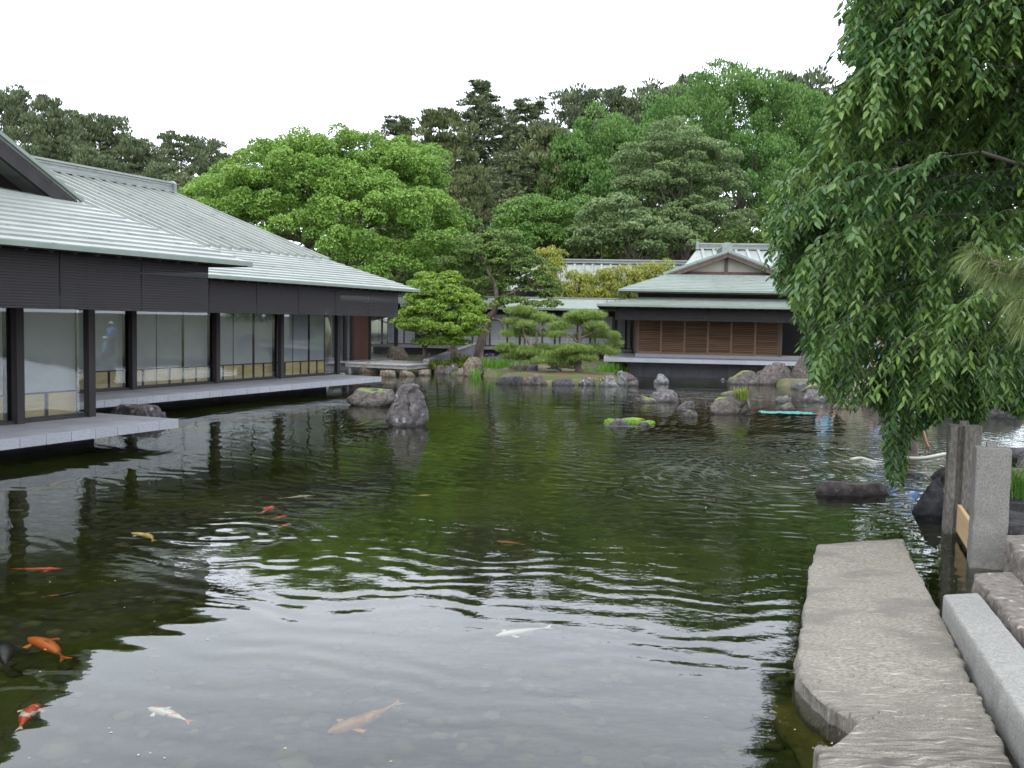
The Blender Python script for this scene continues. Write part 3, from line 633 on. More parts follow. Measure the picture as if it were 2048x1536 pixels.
rp(lobby, 'roof', MB().hexa([(30 - ox, 23.2 - oy, 3.0), (41.2 - ox, 23.2 - oy, 3.0), (41.2 - ox, 28 - oy, 3.5), (30 - ox, 28 - oy, 3.5), (30 - ox, 23.2 - oy, 3.1), (41.2 - ox, 23.2 - oy, 3.1), (41.2 - ox, 28 - oy, 3.6), (30 - ox, 28 - oy, 3.6)]), 'roof')

# ---- moon viewing deck
deck = thing('timber_deck', 'low weathered timber deck standing on short posts over the pond, beyond the platform end', 'deck', (-5.2, 41.5, 0), ANG)
o0 = np.array([-5.2, 41.5]); U2 = np.array([math.cos(ANG), math.sin(ANG)]); V2 = np.array([-U2[1], U2[0]])
# deck spans u 34.4..38.3, m 20.1..23.2
du = (34.6 - (-5.2 * LU[0] + 41.5 * LU[1]), 38.2 - (-5.2 * LU[0] + 41.5 * LU[1]))
dm_ = (20.2 + (-5.2 * LN[0] + 41.5 * LN[1]), 23.2 + (-5.2 * LN[0] + 41.5 * LN[1]))
npk = 20; pw = (du[1] - du[0]) / npk
plk = MB().box(.006, pw - .006, 0, 1, -.04, 0).mesh('plank', M['weathered'])
for k in range(npk):
    o = link('plank', plk, deck, loc=(du[0] + k * pw, dm_[0] - .04 + rng.uniform(-.02, .02), .38 + rng.uniform(-.004, .004))); o.scale[1] = dm_[1] - dm_[0] + .06
for yy in (dm_[0] + .02, dm_[1] - .1): part('joist', MB().box(du[0] + .02, du[1] - .02, yy, yy + .08, .20, .337), M['weathered'], deck)
for xx in (du[0] + .03, du[1] - .12): part('joist', MB().box(xx, xx + .08, dm_[0] + .105, dm_[1] - .105, .21, .335), M['weathered'], deck)
leg = MB().box(-.06, .06, -.06, .06, -.35, .205).mesh('leg', M['weathered'])
for xx in np.linspace(du[0] + .12, du[1] - .15, 3):
    for yy in (dm_[0] + .16, dm_[1] - .2): link('leg', leg, deck, loc=(xx, yy, 0))

# ------------------------------------------------------------------ pavilion
AP = rad(-5.7)
O3 = np.array([5.0, 41.90, 0])
def Wp(a, b, z=0): return O3 + np.array([math.cos(AP), math.sin(AP), 0]) * a + np.array([-math.sin(AP), math.cos(AP), 0]) * b + np.array([0, 0, z])
pav = thing('pavilion', 'tea pavilion over the water, two-tiered pale green roof and slatted brown shutters', 'pavilion', O3, AP)
bxp = lambda *a: MB().box(*a)
k = 0
x = -.0
while x < 8.6:
    part('wall_panel', bxp(x + .004, x + .60 - .004, 0 - .001 * (k % 2), .12, -.7, .64), M['wallpanel'], pav); x += .60; k += 1
x = 0.0
for k in range(8): part('wall_panel', bxp(0 - .001, .118, .13 + k * .6, .13 + k * .6 + .592, -.7, .639), M['wallpanel'], pav)
part('base_core', bxp(.13, 8.5, .14, 7, -.7, .63), M['foundation'], pav)
part('veranda_floor', bxp(-.98, 10.0, -1.02, 6, .66, .80), M['granite_top'], pav)
x = -1.07; k = 0
while x < 10:
    part('fascia_stone', bxp(x + .003, x + .585 - .003, -1.10, -1.022, .645, .8015 - .001 * (k % 2)), M['granite'], pav); x += .585; k += 1
for k in range(8): part('fascia_stone', bxp(-1.07, -.982, -1.018 + k * .585, -1.018 + k * .585 + .579, .646, .801), M['granite'], pav)
part('sill', bxp(.30, 9.4, 1.05, 1.35, .80, .94), M['granite'], pav)
# shutters, with real louvres
slat = MB().hexa([(.045, -.004, -.030), (.965, -.004, -.030), (.965, .050, .018), (.045, .050, .018), (.045, -.010, -.020), (.965, -.010, -.020), (.965, .046, .030), (.045, .046, .030)]).mesh('slat', M['shutter'])
for i in range(6):
    x0 = .39 + i * 1.012
    fr = MB(); zb, zt = .95, 2.60
    fr.box(0, .045, 0, .06, zb, zt); fr.box(.967, 1.008, 0, .06, zb, zt); fr.box(.045, .967, 0, .06, zb, zb + .07); fr.box(.045, .967, 0, .06, zt - .06, zt)
    sh = part('shutter', fr, M['shutter'], pav, loc=(x0, 1.08, 0))
    part('slat_gap_shade', MB().box(.045, .963, .062, .07, zb + .01, zt - .01), M['interior'], sh)  # near-black sheet, shade of the gaps between slats put into its colour
    z = zb + .10
    while z < zt - .08:
        sl_ = link('slat', slat, sh, loc=(0, 0, z)); z += .078
part('corner_post', bxp(6.47, 6.60, 1.05, 1.2, .94, 2.7), M['brownwood'], pav)
part('opening_shade', bxp(6.61, 9.4, 2.6, 2.65, .94, 2.9), M['interior'], pav)  # added black sheet, painted as the shade inside the opening
part('side_wall', bxp(9.3, 9.4, 1.1, 2.6, .94, 2.9), M['soffit'], pav)
part('left_wall', bxp(.30, .38, 1.1, 6.0, .94, 3.2), M['brownwood'], pav)
part('lintel', bxp(.30, 9.4, 1.04, 1.22, 2.62, 2.9), M['darkwood'], pav)
part('upper_wall', bxp(.36, 9.3, 1.10, 1.2, 2.9, 3.9), M['soffit'], pav)
for (a, b) in ((-.63, .53), (.545, 3.11), (3.125, 5.51), (5.525, 8.0), (8.015, 10.0)):
    bl = part('hanging_blind', bxp(a, b, -.90, -.885, 2.43, 2.95), M['blind'], pav)
    part('bottom_rod', bxp(a, b, -.906, -.88, 2.405, 2.43), M['darkwood'], bl)
for px_ in (-.58, 3.1, 6.9): part('eave_post', bxp(px_ - .0, px_ + .1, 5.6, 5.7, .80, 3.1), M['darkwood'], pav) if px_ < 0 else None
part('eave_beam', bxp(-.75, 10.2, -.84, -.72, 2.94, 3.04), M['darkwood'], pav)
# lower roof (narrow pent) and upper hip-and-gable roof
def pent(root, a0, a1, b0, z0, dep, slope, n, rm, hipl=True):
    d = dep / n
    for k in range(n):
        l0 = a0 + k * d; l1 = a0 + (k + 1) * d; r0_, r1_ = a1 - k * d, a1 - (k + 1) * d
        rp(root, 'roof_course', course((l0, b0 + k * d, z0 + k * d * slope), (r0_, b0 + k * d, z0 + k * d * slope), (l1, b0 + (k + 1) * d, z0 + (k + 1) * d * slope), (r1_, b0 + (k + 1) * d, z0 + (k + 1) * d * slope), t=.042), rm)
        rp(root, 'roof_course', course((l0, b0 + 9, z0 + k * d * slope), (l0, b0 + k * d, z0 + k * d * slope), (l1, b0 + 9, z0 + (k + 1) * d * slope), (l1, b0 + (k + 1) * d, z0 + (k + 1) * d * slope), t=.042), rm)
pent(pav, -1.38, 10.9, -1.5, 3.02, 1.9, .20, 8, 'roof_green')
rp(pav, 'eave_edge', MB().box(-1.41, 10.93, -1.53, -1.47, 2.955, 3.03), 'roof_edge')
rp(pav, 'eave_edge', MB().box(-1.412, -1.35, -1.465, 7, 2.956, 3.029), 'roof_edge')
rp(pav, 'soffit', MB().hexa([(-1.34, -1.46, 2.93), (10.8, -1.46, 2.93), (9.2, .4, 3.28), (.5, .4, 3.28), (-1.34, -1.46, 3.0), (10.8, -1.46, 3.0), (9.2, .4, 3.36), (.5, .4, 3.36)]), 'soffit')
raf = MB().beam((0, -1.4, 2.93), (0, .9, 3.25), .05, .07).mesh('rafter', M['soffit'])
for x in np.arange(-1.0, 9.5, .36): link('rafter', raf, pav, loc=(x, 0, 0))
CX = 4.2
pent(pav, -.50, 2 * CX + .50, -.7, 3.68, 2.15, .36, 11, 'roof_green')
zg = 3.68 + 2.15 * .36
rp(pav, 'eave_edge', MB().box(-.53, 2 * CX + .53, -.73, -.67, 3.615, 3.69), 'roof_edge')
rp(pav, 'eave_edge', MB().box(-.532, -.47, -.665, 7, 3.616, 3.689), 'roof_edge')
rp(pav, 'soffit', MB().hexa([(-.46, -.66, 3.55), (8.86, -.66, 3.55), (7.1, 1.2, 3.95), (1.3, 1.2, 3.95), (-.46, -.66, 3.64), (8.86, -.66, 3.64), (7.1, 1.2, 4.2), (1.3, 1.2, 4.2)]), 'soffit')
hw = 2.66; zA = 5.44
for sgn in (1, -1):
    P0 = [(CX + sgn * hw, 1.35, zg - .0), (CX + sgn * hw, 9, zg), (CX, 9, zA), (CX, 1.35, zA)]
    if sgn < 0: P0 = [P0[1], P0[0], P0[3], P0[2]]
    rp(pav, 'roof_slope', MB().hexa([tuple(np.add(p, (0, 0, -.05))) for p in P0] + [tuple(np.add(p, (0, 0, .05))) for p in P0]), 'roof_green')
    rp(pav, 'barge_board', MB().beam((CX + sgn * (hw - .12), 1.40, zg - .10), (CX, 1.40, zA - .13), .07, .17), 'brownwood')
    rp(pav, 'barge_trim', MB().beam((CX + sgn * (hw + .10), 1.33, zg + .02), (CX, 1.33, zA + .045), .07, .10), 'roof_green')
    for q in range(1, 5):
        b_ = 1.4 + q * .55
        rp(pav, 'roof_rib', MB().beam((CX + sgn * hw, b_, zg + .07), (CX, b_, zA + .07), .05, .06), 'roof_green')
rp(pav, 'pediment_panel', MB().add([(CX - 1.85, 1.9, zg + .12), (CX + 1.85, 1.9, zg + .12), (CX, 1.9, zA - .2), (CX - 1.85, 1.95, zg + .12), (CX + 1.85, 1.95, zg + .12), (CX, 1.95, zA - .2)], [(0, 1, 2), (5, 4, 3), (0, 3, 4, 1), (1, 4, 5, 2), (2, 5, 3, 0)]), 'plaster')
rp(pav, 'tie_beam', MB().box(CX - 2.1, CX + 2.1, 1.80, 1.90, zg + .03, zg + .15), 'brownwood')
rp(pav, 'king_post', MB().box(CX - .07, CX + .07, 1.82, 1.898, zg + .15, zA - .22), 'brownwood')
rp(pav, 'gable_apron', MB().box(CX - 2.4, CX + 2.4, 1.45, 2.2, zg - .04, zg + .0), 'roof_green')
for (dz, w_, mm) in ((.0, .34, 'ridge'), (.09, .24, 'roof'), (.18, .30, 'ridge'), (.27, .36, 'roof')):
    rp(pav, 'ridge_course', MB().box(CX - w_ / 2, CX + w_ / 2, 1.7, 4.6, zA + dz, zA + dz + .08), mm)
mb = MB(); ring = [(-.22, 0), (.22, 0), (.22, .35), (.12, .46), (-.12, .46), (-.22, .35)]
mb.add([(CX + a, b, zA - .02 + z_) for b in (1.58, 1.70) for a, z_ in ring], [(0, 1, 2, 3, 4, 5), (11, 10, 9, 8, 7, 6)] + [((i + 1) % 6, i, i + 6, (i + 1) % 6 + 6) for i in range(6)])
rp(pav, 'ridge_end_tile', mb, 'ridge')

# ---- main hall behind the pavilion
mh = thing('hall', 'large hall directly behind the pavilion, metal roof with broad ribs and boxed ridge', 'hall', Wp(6, 9), AP)
def bxm(a0, a1, b0, b1, z0, z1): return MB().box(a0 - 6, a1 - 6, b0 - 9, b1 - 9, z0, z1)
zR, zE = 6.05, 4.3
bR, bE = 9.0, 4.6
rp(mh, 'roof_slope', MB().hexa([(3.6 - 6, bE - 9, zE), (15 - 6, bE - 9, zE), (15 - 6, bR - 9, zR), (3.6 - 6, bR - 9, zR), (3.6 - 6, bE - 9, zE + .08), (15 - 6, bE - 9, zE + .08), (15 - 6, bR - 9, zR + .08), (3.6 - 6, bR - 9, zR + .08)]), 'roof')
rp(mh, 'roof_slope', MB().hexa([(3.6 - 6, bR - 9, zR), (15 - 6, bR - 9, zR), (15 - 6, 13.4 - 9, zE), (3.6 - 6, 13.4 - 9, zE), (3.6 - 6, bR - 9, zR + .08), (15 - 6, bR - 9, zR + .08), (15 - 6, 13.4 - 9, zE + .08), (3.6 - 6, 13.4 - 9, zE + .08)]), 'roof')
n = 9
for k in range(n):   # hipped left end, built of courses
    t0, t1 = k / n, (k + 1) / n
    rp(mh, 'roof_course', course((2.0 + 1.6 * t0 - 6, 13.4 + .5 - 9 - 4.9 * t0, zE + (zR - zE) * t0 - .1), (2.0 + 1.6 * t0 - 6, bE - .4 - 9 + 4.8 * t0, zE + (zR - zE) * t0 - .1),
                                 (2.0 + 1.6 * t1 - 6, 13.4 + .5 - 9 - 4.9 * t1, zE + (zR - zE) * t1), (2.0 + 1.6 * t1 - 6, bE - .4 - 9 + 4.8 * t1, zE + (zR - zE) * t1)), 'roof')
rp(mh, 'roof_course', MB().add([(2.0 - 6, bE - .3 - 9, zE - .05), (3.62 - 6, bE - .02 - 9, zE + .09), (3.62 - 6, bR - 9, zR + .09), (3.5 - 6, bR - 9, zR + .06)], [(0, 1, 2, 3)]), 'roof')
rb = MB().beam((0, bE - 9, zE + .12), (0, bR - 9, zR + .12), .14, .10).mesh('roof_rib', M['roof'])
for x in np.arange(3.75, 15, .56): link('roof_rib', rb, mh, loc=(x - 6, 0, 0))
for (dz, w_, mm) in ((.07, .40, 'ridge'), (.15, .28, 'roof'), (.23, .34, 'ridge'), (.31, .40, 'roof')):
    rp(mh, 'ridge_course', bxm(3.55, 15, bR - w_ / 2, bR + w_ / 2, zR + dz, zR + dz + .07), mm)
rp(mh, 'ridge_end_tile', bxm(3.45, 3.58, bR - .24, bR + .24, zR + .05, zR + .45), 'ridge')
rp(mh, 'wall', bxm(4.2, 15, 5.3, 12.6, .2, zE + .1), 'plaster')

# ---- corridor
cor = thing('corridor', 'covered corridor with paper lattice screens under a low pale green roof, behind the garden pines', 'corridor', Wp(-5, 8), AP)
def bxc(a0, a1, b0, b1, z0, z1): return MB().box(a0 + 5, a1 + 5, b0 - 8, b1 - 8, z0, z1)
A0c, A1c = -13.2, .28
rp(cor, 'floor_beam', bxc(A0c, A1c, 7.6, 9.6, .78, .93), 'greywall')
rp(cor, 'plinth', bxc(A0c, A1c, 8.1, 9.4, -.2, .78), 'foundation')
x = A1c - .06; w_ = .905
while x - w_ > A0c:
    f = MB(); a, b = x - w_ + .01, x - .01; zb, zt = .95, 2.62
    f.box(a, a + .035, 8.0 - 8, 8.03 - 8, zb, zt); f.box(b - .035, b, 0, .03, zb, zt); f.box(a + .035, b - .035, 0, .03, zb, zb + .05); f.box(a + .035, b - .035, 0, .03, zt - .05, zt)
    f.v = [(p[0] + 5, p[1], p[2]) for p in f.v]
    sp = part('paper_screen', f, M['brownwood'], cor)
    part('paper', bxc(a + .035, b - .035, 8.018, 8.024, zb + .05, zt - .05), M['paper'], sp)
    L_ = MB()
    for q in range(1, 10): zz = zb + .05 + q * .157; L_.add(*[(lambda t_: (t_.v, t_.f))(bxc(a + .035, b - .035, 8.006, 8.017, zz - .006, zz + .006))][0])
    xm = (a + b) / 2; t_ = bxc(xm - .006, xm + .006, 8.004, 8.0055, zb + .05, zt - .05); L_.add(t_.v, t_.f)
    lt = part('lattice', L_, M['ridge'], sp)
    x -= w_
for x in np.arange(A0c + .5, A1c, 1.81): rp(cor, 'post', bxc(x - .05, x + .05, 7.88, 7.98, .93, 2.9), 'darkwood')
rp(cor, 'post', bxc(-.62, -.50, 7.0, 7.12, .2, 2.95), 'darkwood')
rp(cor, 'lintel', bxc(A0c, A1c, 7.95, 8.1, 2.62, 2.95), 'darkwood')
rp(cor, 'roof_slope', MB().hexa([(A0c + 4.6, 7.0 - 8, 2.87), (A1c + 6, 7.0 - 8, 2.87), (A1c + 6, 8.6 - 8, 3.40), (A0c + 4.6, 8.6 - 8, 3.40), (A0c + 4.6, 7.0 - 8, 2.94), (A1c + 6, 7.0 - 8, 2.94), (A1c + 6, 8.6 - 8, 3.48), (A0c + 4.6, 8.6 - 8, 3.48)]), 'roof_green')
rp(cor, 'roof_slope', MB().hexa([(A0c + 4.6, 8.6 - 8, 3.40), (A1c + 6, 8.6 - 8, 3.40), (A1c + 6, 10.2 - 8, 2.87), (A0c + 4.6, 10.2 - 8, 2.87), (A0c + 4.6, 8.6 - 8, 3.48), (A1c + 6, 8.6 - 8, 3.48), (A1c + 6, 10.2 - 8, 2.94), (A0c + 4.6, 10.2 - 8, 2.94)]), 'roof_green')
rp(cor, 'ridge_cap', bxc(A0c - .4, A1c + 1, 8.5, 8.7, 3.47, 3.53), 'ridge')
rp(cor, 'eave_edge', bxc(A0c - .4, A1c + 1, 6.96, 7.01, 2.84, 2.945), 'roof_edge')
# ---- long storehouse roof behind the bamboo
lh = thing('hall', 'long low hall beyond the yellow bamboo, only its ribbed roof and boxed ridge showing', 'hall', Wp(-1, 13), AP)
def bxh(a0, a1, b0, b1, z0, z1): return MB().box(a0 + 1, a1 + 1, b0 - 13, b1 - 13, z0, z1)
rp(lh, 'roof_slope', MB().hexa([(-5.5, -2.0, 3.9), (5.5, -2.0, 3.9), (5.5, 0, 5.5), (-5.5, 0, 5.5), (-5.5, -2.0, 3.98), (5.5, -2.0, 3.98), (5.5, 0, 5.58), (-5.5, 0, 5.58)]), 'roof')
rp(lh, 'roof_slope', MB().hexa([(-5.5, 0, 5.5), (5.5, 0, 5.5), (5.5, 4.2, 3.5), (-5.5, 4.2, 3.5), (-5.5, 0, 5.58), (5.5, 0, 5.58), (5.5, 4.2, 3.58), (-5.5, 4.2, 3.58)]), 'roof')
rb = MB().beam((0, -2.0, 4.01), (0, 0, 5.61), .12, .09).mesh('roof_rib', M['roof'])
for x in np.arange(-5.4, 5.5, .5): link('roof_rib', rb, lh, loc=(x, 0, 0))
for (dz, w_, mm) in ((0, .40, 'ridge'), (.08, .28, 'roof'), (.16, .40, 'roof')): rp(lh, 'ridge_course', MB().box(-5.5, 5.5, -w_ / 2, w_ / 2, 5.56 + dz, 5.56 + dz + .07), mm)
rp(lh, 'wall', MB().box(-5.2, 5.2, -1.7, 3.6, .2, 3.6), 'plaster')

# ramped grey garden wall between deck and corridor
gwm = MB(); p0, p1 = atz(852, 738, .15), aty(955, 700, 49.0)
d_ = p1 - p0; 
gw = thing('garden_wall', 'low grey sloping wall climbing behind the maple towards the corridor', 'wall', p0)
hh0, hh1 = .35, .95
sd_ = np.array([d_[1], -d_[0], 0]); sd_ /= np.linalg.norm(sd_); sd_ *= .12
q = [np.zeros(3), np.array([d_[0], d_[1], 0])]
part('wall_body', gwm.hexa([q[0] - sd_ + (0, 0, -.4), q[1] - sd_ + (0, 0, -.4), q[1] + sd_ + (0, 0, -.4), q[0] + sd_ + (0, 0, -.4), q[0] - sd_ + (0, 0, hh0), q[1] - sd_ + (0, 0, hh1), q[1] + sd_ + (0, 0, hh1), q[0] + sd_ + (0, 0, hh0)]), M['greywall'], gw)
part('coping', MB().beam(q[0] + (0, 0, hh0 + .03), q[1] + (0, 0, hh1 + .03), .3, .055), M['granite_top'], gw)

# ------------------------------------------------------------------ rocks
def rock_mesh(name, size, m, seed, planes=12, rough=.17, sub=4, flat=0.0, peak=None):
    V = (IC4 if sub == 4 else IC3).copy(); Fc = IF4 if sub == 4 else IF3
    r = np.random.default_rng(seed)
    V = V / ((np.abs(V) ** 3.2).sum(1) ** (1 / 3.2))[:, None]; rot = r.uniform(-.5, .5); V[:, 2] *= 1 + .25 * np.sin(rot * 4 + V[:, 0] * 1.6)
    for k in range(planes):
        n_ = r.standard_normal(3); n_[2] = abs(n_[2]) * .8; n_ /= np.linalg.norm(n_); d = r.uniform(.60, .95)
        t_ = V @ n_ - d; V = V - np.outer(np.maximum(t_, 0) * 1.0, n_)
    if flat: V[:, 2] = np.where(V[:, 2] > flat, flat + (V[:, 2] - flat) * .15, V[:, 2])
    if peak:
        h_ = np.clip(V[:, 2], 0, 1); V[:, :2] *= (1 - peak[0] * h_)[:, None]; V[:, 0] += peak[1] * h_; V[:, 1] += peak[2] * h_
    nrm = V / np.linalg.norm(V, axis=1)[:, None]; nrm[:, 2] *= .5
    V = V + nrm * (rough * fbm(V * 1.7 + seed * 7.3, 6, seed)[:, None])
    V = V + nrm * (rough * .7 * (1 - np.abs(fbm(V * [3.2, 3.2, 5.5] + seed, 4, seed + 5)))[:, None] - rough * .4)
    zc = np.percentile(V[:, 2], 98.5); V[:, 2] = np.where(V[:, 2] > zc, zc + (V[:, 2] - zc) * .3, V[:, 2])
    V = V * size
    return npmesh(name, V, Fc, m, smooth=True)
def rock(label, xl, xr, yt, yb, mt, seed, dep=.75, name='rock', cat='rock', group=None, D=None, zb=0.0, profile=None, **kw):
    xc = (xl + xr) / 2; P = atz(xc, yb, zb) if D is None else np.array([*aty(xc, yb, D)[:2], zb])
    dd = P[1]; wd = (xr - xl) / FPX * dd; ht = (yb - yt) / FPX * dd + .02
    hy = wd * .5 * dep
    sx_ = wd * .53; base = .35 * ht + .12
    # ellipsoid sunk below the surface
    sz = (ht + base); me = rock_mesh(name, np.array([sx_, hy, sz]), M[mt], seed, **kw)
    me.update(); z = np.array([v.co[2] for v in me.vertices]).max()
    V = np.zeros(len(me.vertices) * 3, np.float32); me.vertices.foreach_get('co', V); V = V.reshape(-1, 3)
    V[:, 2] = np.where(V[:, 2] > 0, V[:, 2] * sz / z, V[:, 2] * .5)
    up = V[:, 2] > base * .6; hx = V[up, 0]
    V[:, 0] = (V[:, 0] - (hx.min() + hx.max()) / 2) * (wd / (hx.max() - hx.min() + 1e-6))
    if profile:      # outline by height: (height share, left share, right share)
        hh = np.clip((V[:, 2] - base) / ht, 0, 1); nb_ = 16; bi = np.minimum((hh * nb_).astype(int), nb_ - 1); lo = np.zeros(nb_); hi = np.zeros(nb_)
        for k in range(nb_):
            q = V[bi == k, 0] if (bi == k).any() else np.array([-.01, .01]); lo[k] = q.min(); hi[k] = q.max()
        c_ = (np.arange(nb_) + .5) / nb_; l_ = np.interp(hh, c_, lo); r_ = np.interp(hh, c_, hi); f_ = np.clip((V[:, 0] - l_) / (r_ - l_ + 1e-6), -.05, 1.05)
        pl = np.interp(hh, [p[0] for p in profile], [p[1] for p in profile]); pr = np.interp(hh, [p[0] for p in profile], [p[2] for p in profile])
        V[:, 0] = ((pl + (pr - pl) * f_) - .5) * wd; V[:, 1] *= .35 + .65 * (pr - pl)
    me.vertices.foreach_set('co', V.ravel()); me.update()
    o = link(name, me, loc=(P[0], P[1] + hy * .8, zb - base)); tag(o, label, cat, group); return o

rock('flat-topped brown rock with thin moss, left of the standing stone', 690, 786, 780, 813, 'rock_flatmoss', 11, dep=.8, profile=[(0, 0, 1), (.3, .03, 1), (.7, .12, .97), (.9, .17, .94), (1, .22, .9)])
rock('tall pointed standing stone with white lichen, rising alone from the pond', 766, 857, 768, 853, 'rock', 21, dep=.8, planes=10, rough=.16, profile=[(0, 0, 1), (.28, .11, .95), (.6, .24, .87), (.78, .29, .83), (.88, .31, .80), (.96, .42, .74), (1, .48, .70)])
rock('low jagged grey rock behind the near platform corner', 206, 328, 812, 845, 'rock', 23, planes=9, rough=.2, dep=.5)
rock('small white pointed rock in front of the pavilion base', 1307, 1339, 749, 768, 'rock_white', 25, peak=(.4, 0, 0))
rock('tiny flat pebble-like rock before the pavilion base', 1440, 1452, 757, 761, 'rock_white', 26, sub=3)
rock('broad low grey rock between the pavilion and the moss islet', 1298, 1362, 781, 804, 'rock', 27, peak=(.3, -.15, 0), planes=5)
rock('low mossy dark rock touching the broad grey one', 1275, 1320, 793, 806, 'rock_moss', 28)
rock('small lumpy grey rock left of the big mossy boulder', 1354, 1399, 804, 823, 'rock', 29, rough=.18)
rock('small light flat rock with a mossy rim, just below the lumpy grey one', 1368, 1404, 822, 835, 'rock_moss', 31)
big = rock('big rounded boulder streaked with yellow-green moss and sprouting plants', 1424, 1508, 784, 829, 'rock_moss', 33, planes=8, rough=.13, dep=.9, profile=[(0, 0, 1), (.3, .01, .99), (.6, .12, .93), (.85, .28, .82), (1, .40, .72)])
rock('dark upright rock just behind the big mossy boulder', 1428, 1459, 771, 793, 'rock_dark', 35, D=26.5, profile=[(0, 0, 1), (.5, .1, .9), (.85, .3, .7), (1, .4, .6)])
rock('flat grey boulder at the right end of the pavilion base', 1460, 1532, 743, 770, 'rock_moss', 37, planes=4)
rock('large round brown boulder under the pavilion veranda', 1513, 1596, 726, 770, 'rock_brown', 39, planes=5, dep=.9)
rock('tall dark purple rock at the edge of the weeping tree, by the veranda', 1588, 1655, 702, 771, 'rock_brown', 41, planes=8)
rock('smooth reddish boulder at the waterline below the weeping tree', 1614, 1680, 746, 774, 'rock_brown', 43, planes=3)
rock('long flat pale rock lying on the water by the reddish boulder', 1590, 1662, 769, 783, 'rock_moss', 45, planes=3)
rock('low rough grey rock in front of the long flat pale one', 1603, 1658, 781, 804, 'rock', 47)
rock('small grey rock between the boulder and the flat rocks', 1552, 1587, 793, 806, 'rock', 49, sub=3)
rock('small moss-capped rock behind the turquoise net', 1561, 1597, 806, 821, 'rock_moss', 51)
rock('long low brown-grey rock barely above water before the weeping tree', 1626, 1792, 968, 992, 'rock_brown', 53, planes=4, dep=.35, rough=.16)
rock('dark wedge-shaped rock left of the granite gate posts', 1832, 1915, 958, 1032, 'rock_dark', 55, peak=(.35, .3, 0), planes=6, dep=.8)
rock('small rock capped with yellow moss, left of the gate posts', 1866, 1900, 936, 957, 'rock_moss', 57)
rock('pale orange rock on the right shore under hanging leaves', 1668, 1732, 786, 818, 'rock_tan', 59)
rock('rounded brown rock on the right shore beside the bending person', 1728, 1790, 778, 812, 'rock_brown', 61)
rock('pale flat rock on the right shore behind the bending person', 1745, 1812, 765, 792, 'rock_tan', 63)
rock('large dark boulder behind the gate posts', 1870, 1960, 770, 832, 'rock_dark', 65, planes=6)
rock('dark low boulder at the right picture edge', 1950, 2060, 790, 836, 'rock_dark', 67, planes=5)
# peninsula and left shore
rock('long dark slab-sided rock at the left tip of the pine peninsula', 988, 1050, 752, 769, 'rock_dark', 71)
rock('wide purple-brown rock at the water edge of the pine peninsula', 1040, 1096, 750, 770, 'rock_brown', 73)
rock('low dark rock in the middle of the peninsula waterline', 1100, 1151, 756, 771, 'rock_dark', 75)
rock('short grey rock beside the variegated plants', 1156, 1192, 755, 771, 'rock', 77)
rock('whitish weathered stump-like rock at the right tip of the peninsula', 1196, 1246, 752, 773, 'rock_white', 79, rough=.16)
rock('upright white stub on the stump-like rock', 1234, 1256, 742, 770, 'rock_white', 81, D=35.6, flat=.5)
rock('small flat rock at the very right of the peninsula', 1254, 1278, 761, 772, 'rock', 83, sub=3)
rock('dark pointed rock on the moss left of the pine trunk', 1046, 1078, 730, 753, 'rock_dark', 85, peak=(.5, .25, 0), zb=.12)
rock('low black rock group behind the moss', 1085, 1128, 728, 744, 'rock_dark', 87, zb=.2)
rock('small white speckled rock on the moss beside the pine trunk', 1102, 1130, 740, 755, 'rock_white', 89, zb=.12)
rock('pale flat stone behind the irises', 1012, 1064, 731, 744, 'rock_tan', 91, zb=.2)
rock('flat pinkish rock at the water edge below the irises', 952, 1014, 738, 753, 'rock_tan', 93)
rock('large round tan boulder left of the irises', 926, 965, 715, 753, 'rock_tan', 95, profile=[(0, 0, 1), (.5, .02, .98), (.85, .15, .85), (1, .3, .7)])
rock('squat grey rock left of the round tan boulder', 884, 928, 727, 749, 'rock', 97)
rock('small brown rock between deck and squat grey rock', 866, 890, 731, 747, 'rock_brown', 98)
rock('high brown peaked rock among the ferns behind the shore', 884, 924, 689, 716, 'rock_tan', 99, D=44.5, zb=.55, peak=(.3, 0, 0))
rock('pale round stone at the foot of the maple', 850, 864, 707, 720, 'rock_tan', 101, D=43.5, zb=.45, sub=3)
rock('tall tan rock under the left end of the deck', 713, 760, 732, 753, 'rock_tan', 103, D=40.6)
rock('flat tan stone in the water before the deck', 757, 792, 741, 754, 'rock_tan', 105, flat=.5)
rock('flat pale stone carrying the middle deck post', 796, 830, 742, 753, 'rock_tan', 107, flat=.5)
rock('flat tan stone carrying the right deck post', 835, 862, 740, 751, 'rock_tan', 109, flat=.5)
rock('brown boulder seen through the lobby beyond the deck', 772, 818, 688, 712, 'rock_tan', 111, D=46, zb=.4)
rock('small tan stone at the foot of the platform end post', 676, 694, 742, 750, 'rock_tan', 113, D=37, sub=3)
# moss islet: stones and moss as one low islet
isl = thing('moss_islet', 'low islet of bright green moss and two grey stones in the open water', 'islet', atz(1256, 849))
PI = atz(1256, 849)
def hump(name, px, py, wx, wy, h, m, seed, par, rough=.12):
    P = atz(px, py); me = rock_mesh(name, np.array([wx, wy, h]), M[m], seed, planes=3, rough=rough); return link(name, me, par, loc=(P[0] - PI[0], P[1] - PI[1], -.01))
hump('moss_cushion', 1225, 848, .22, .14, .11, 'moss', 5, isl, .25); hump('moss_cushion', 1272, 845, .40, .24, .12, 'moss', 6, isl, .22); hump('moss_cushion', 1292, 847, .18, .12, .08, 'moss', 8, isl, .25)
hump('stone', 1236, 851, .20, .12, .13, 'rock', 9, isl); hump('stone', 1288, 852, .12, .07, .09, 'rock', 10, isl); hump('stone', 1255, 853, .55, .12, .03, 'rock', 12, isl)

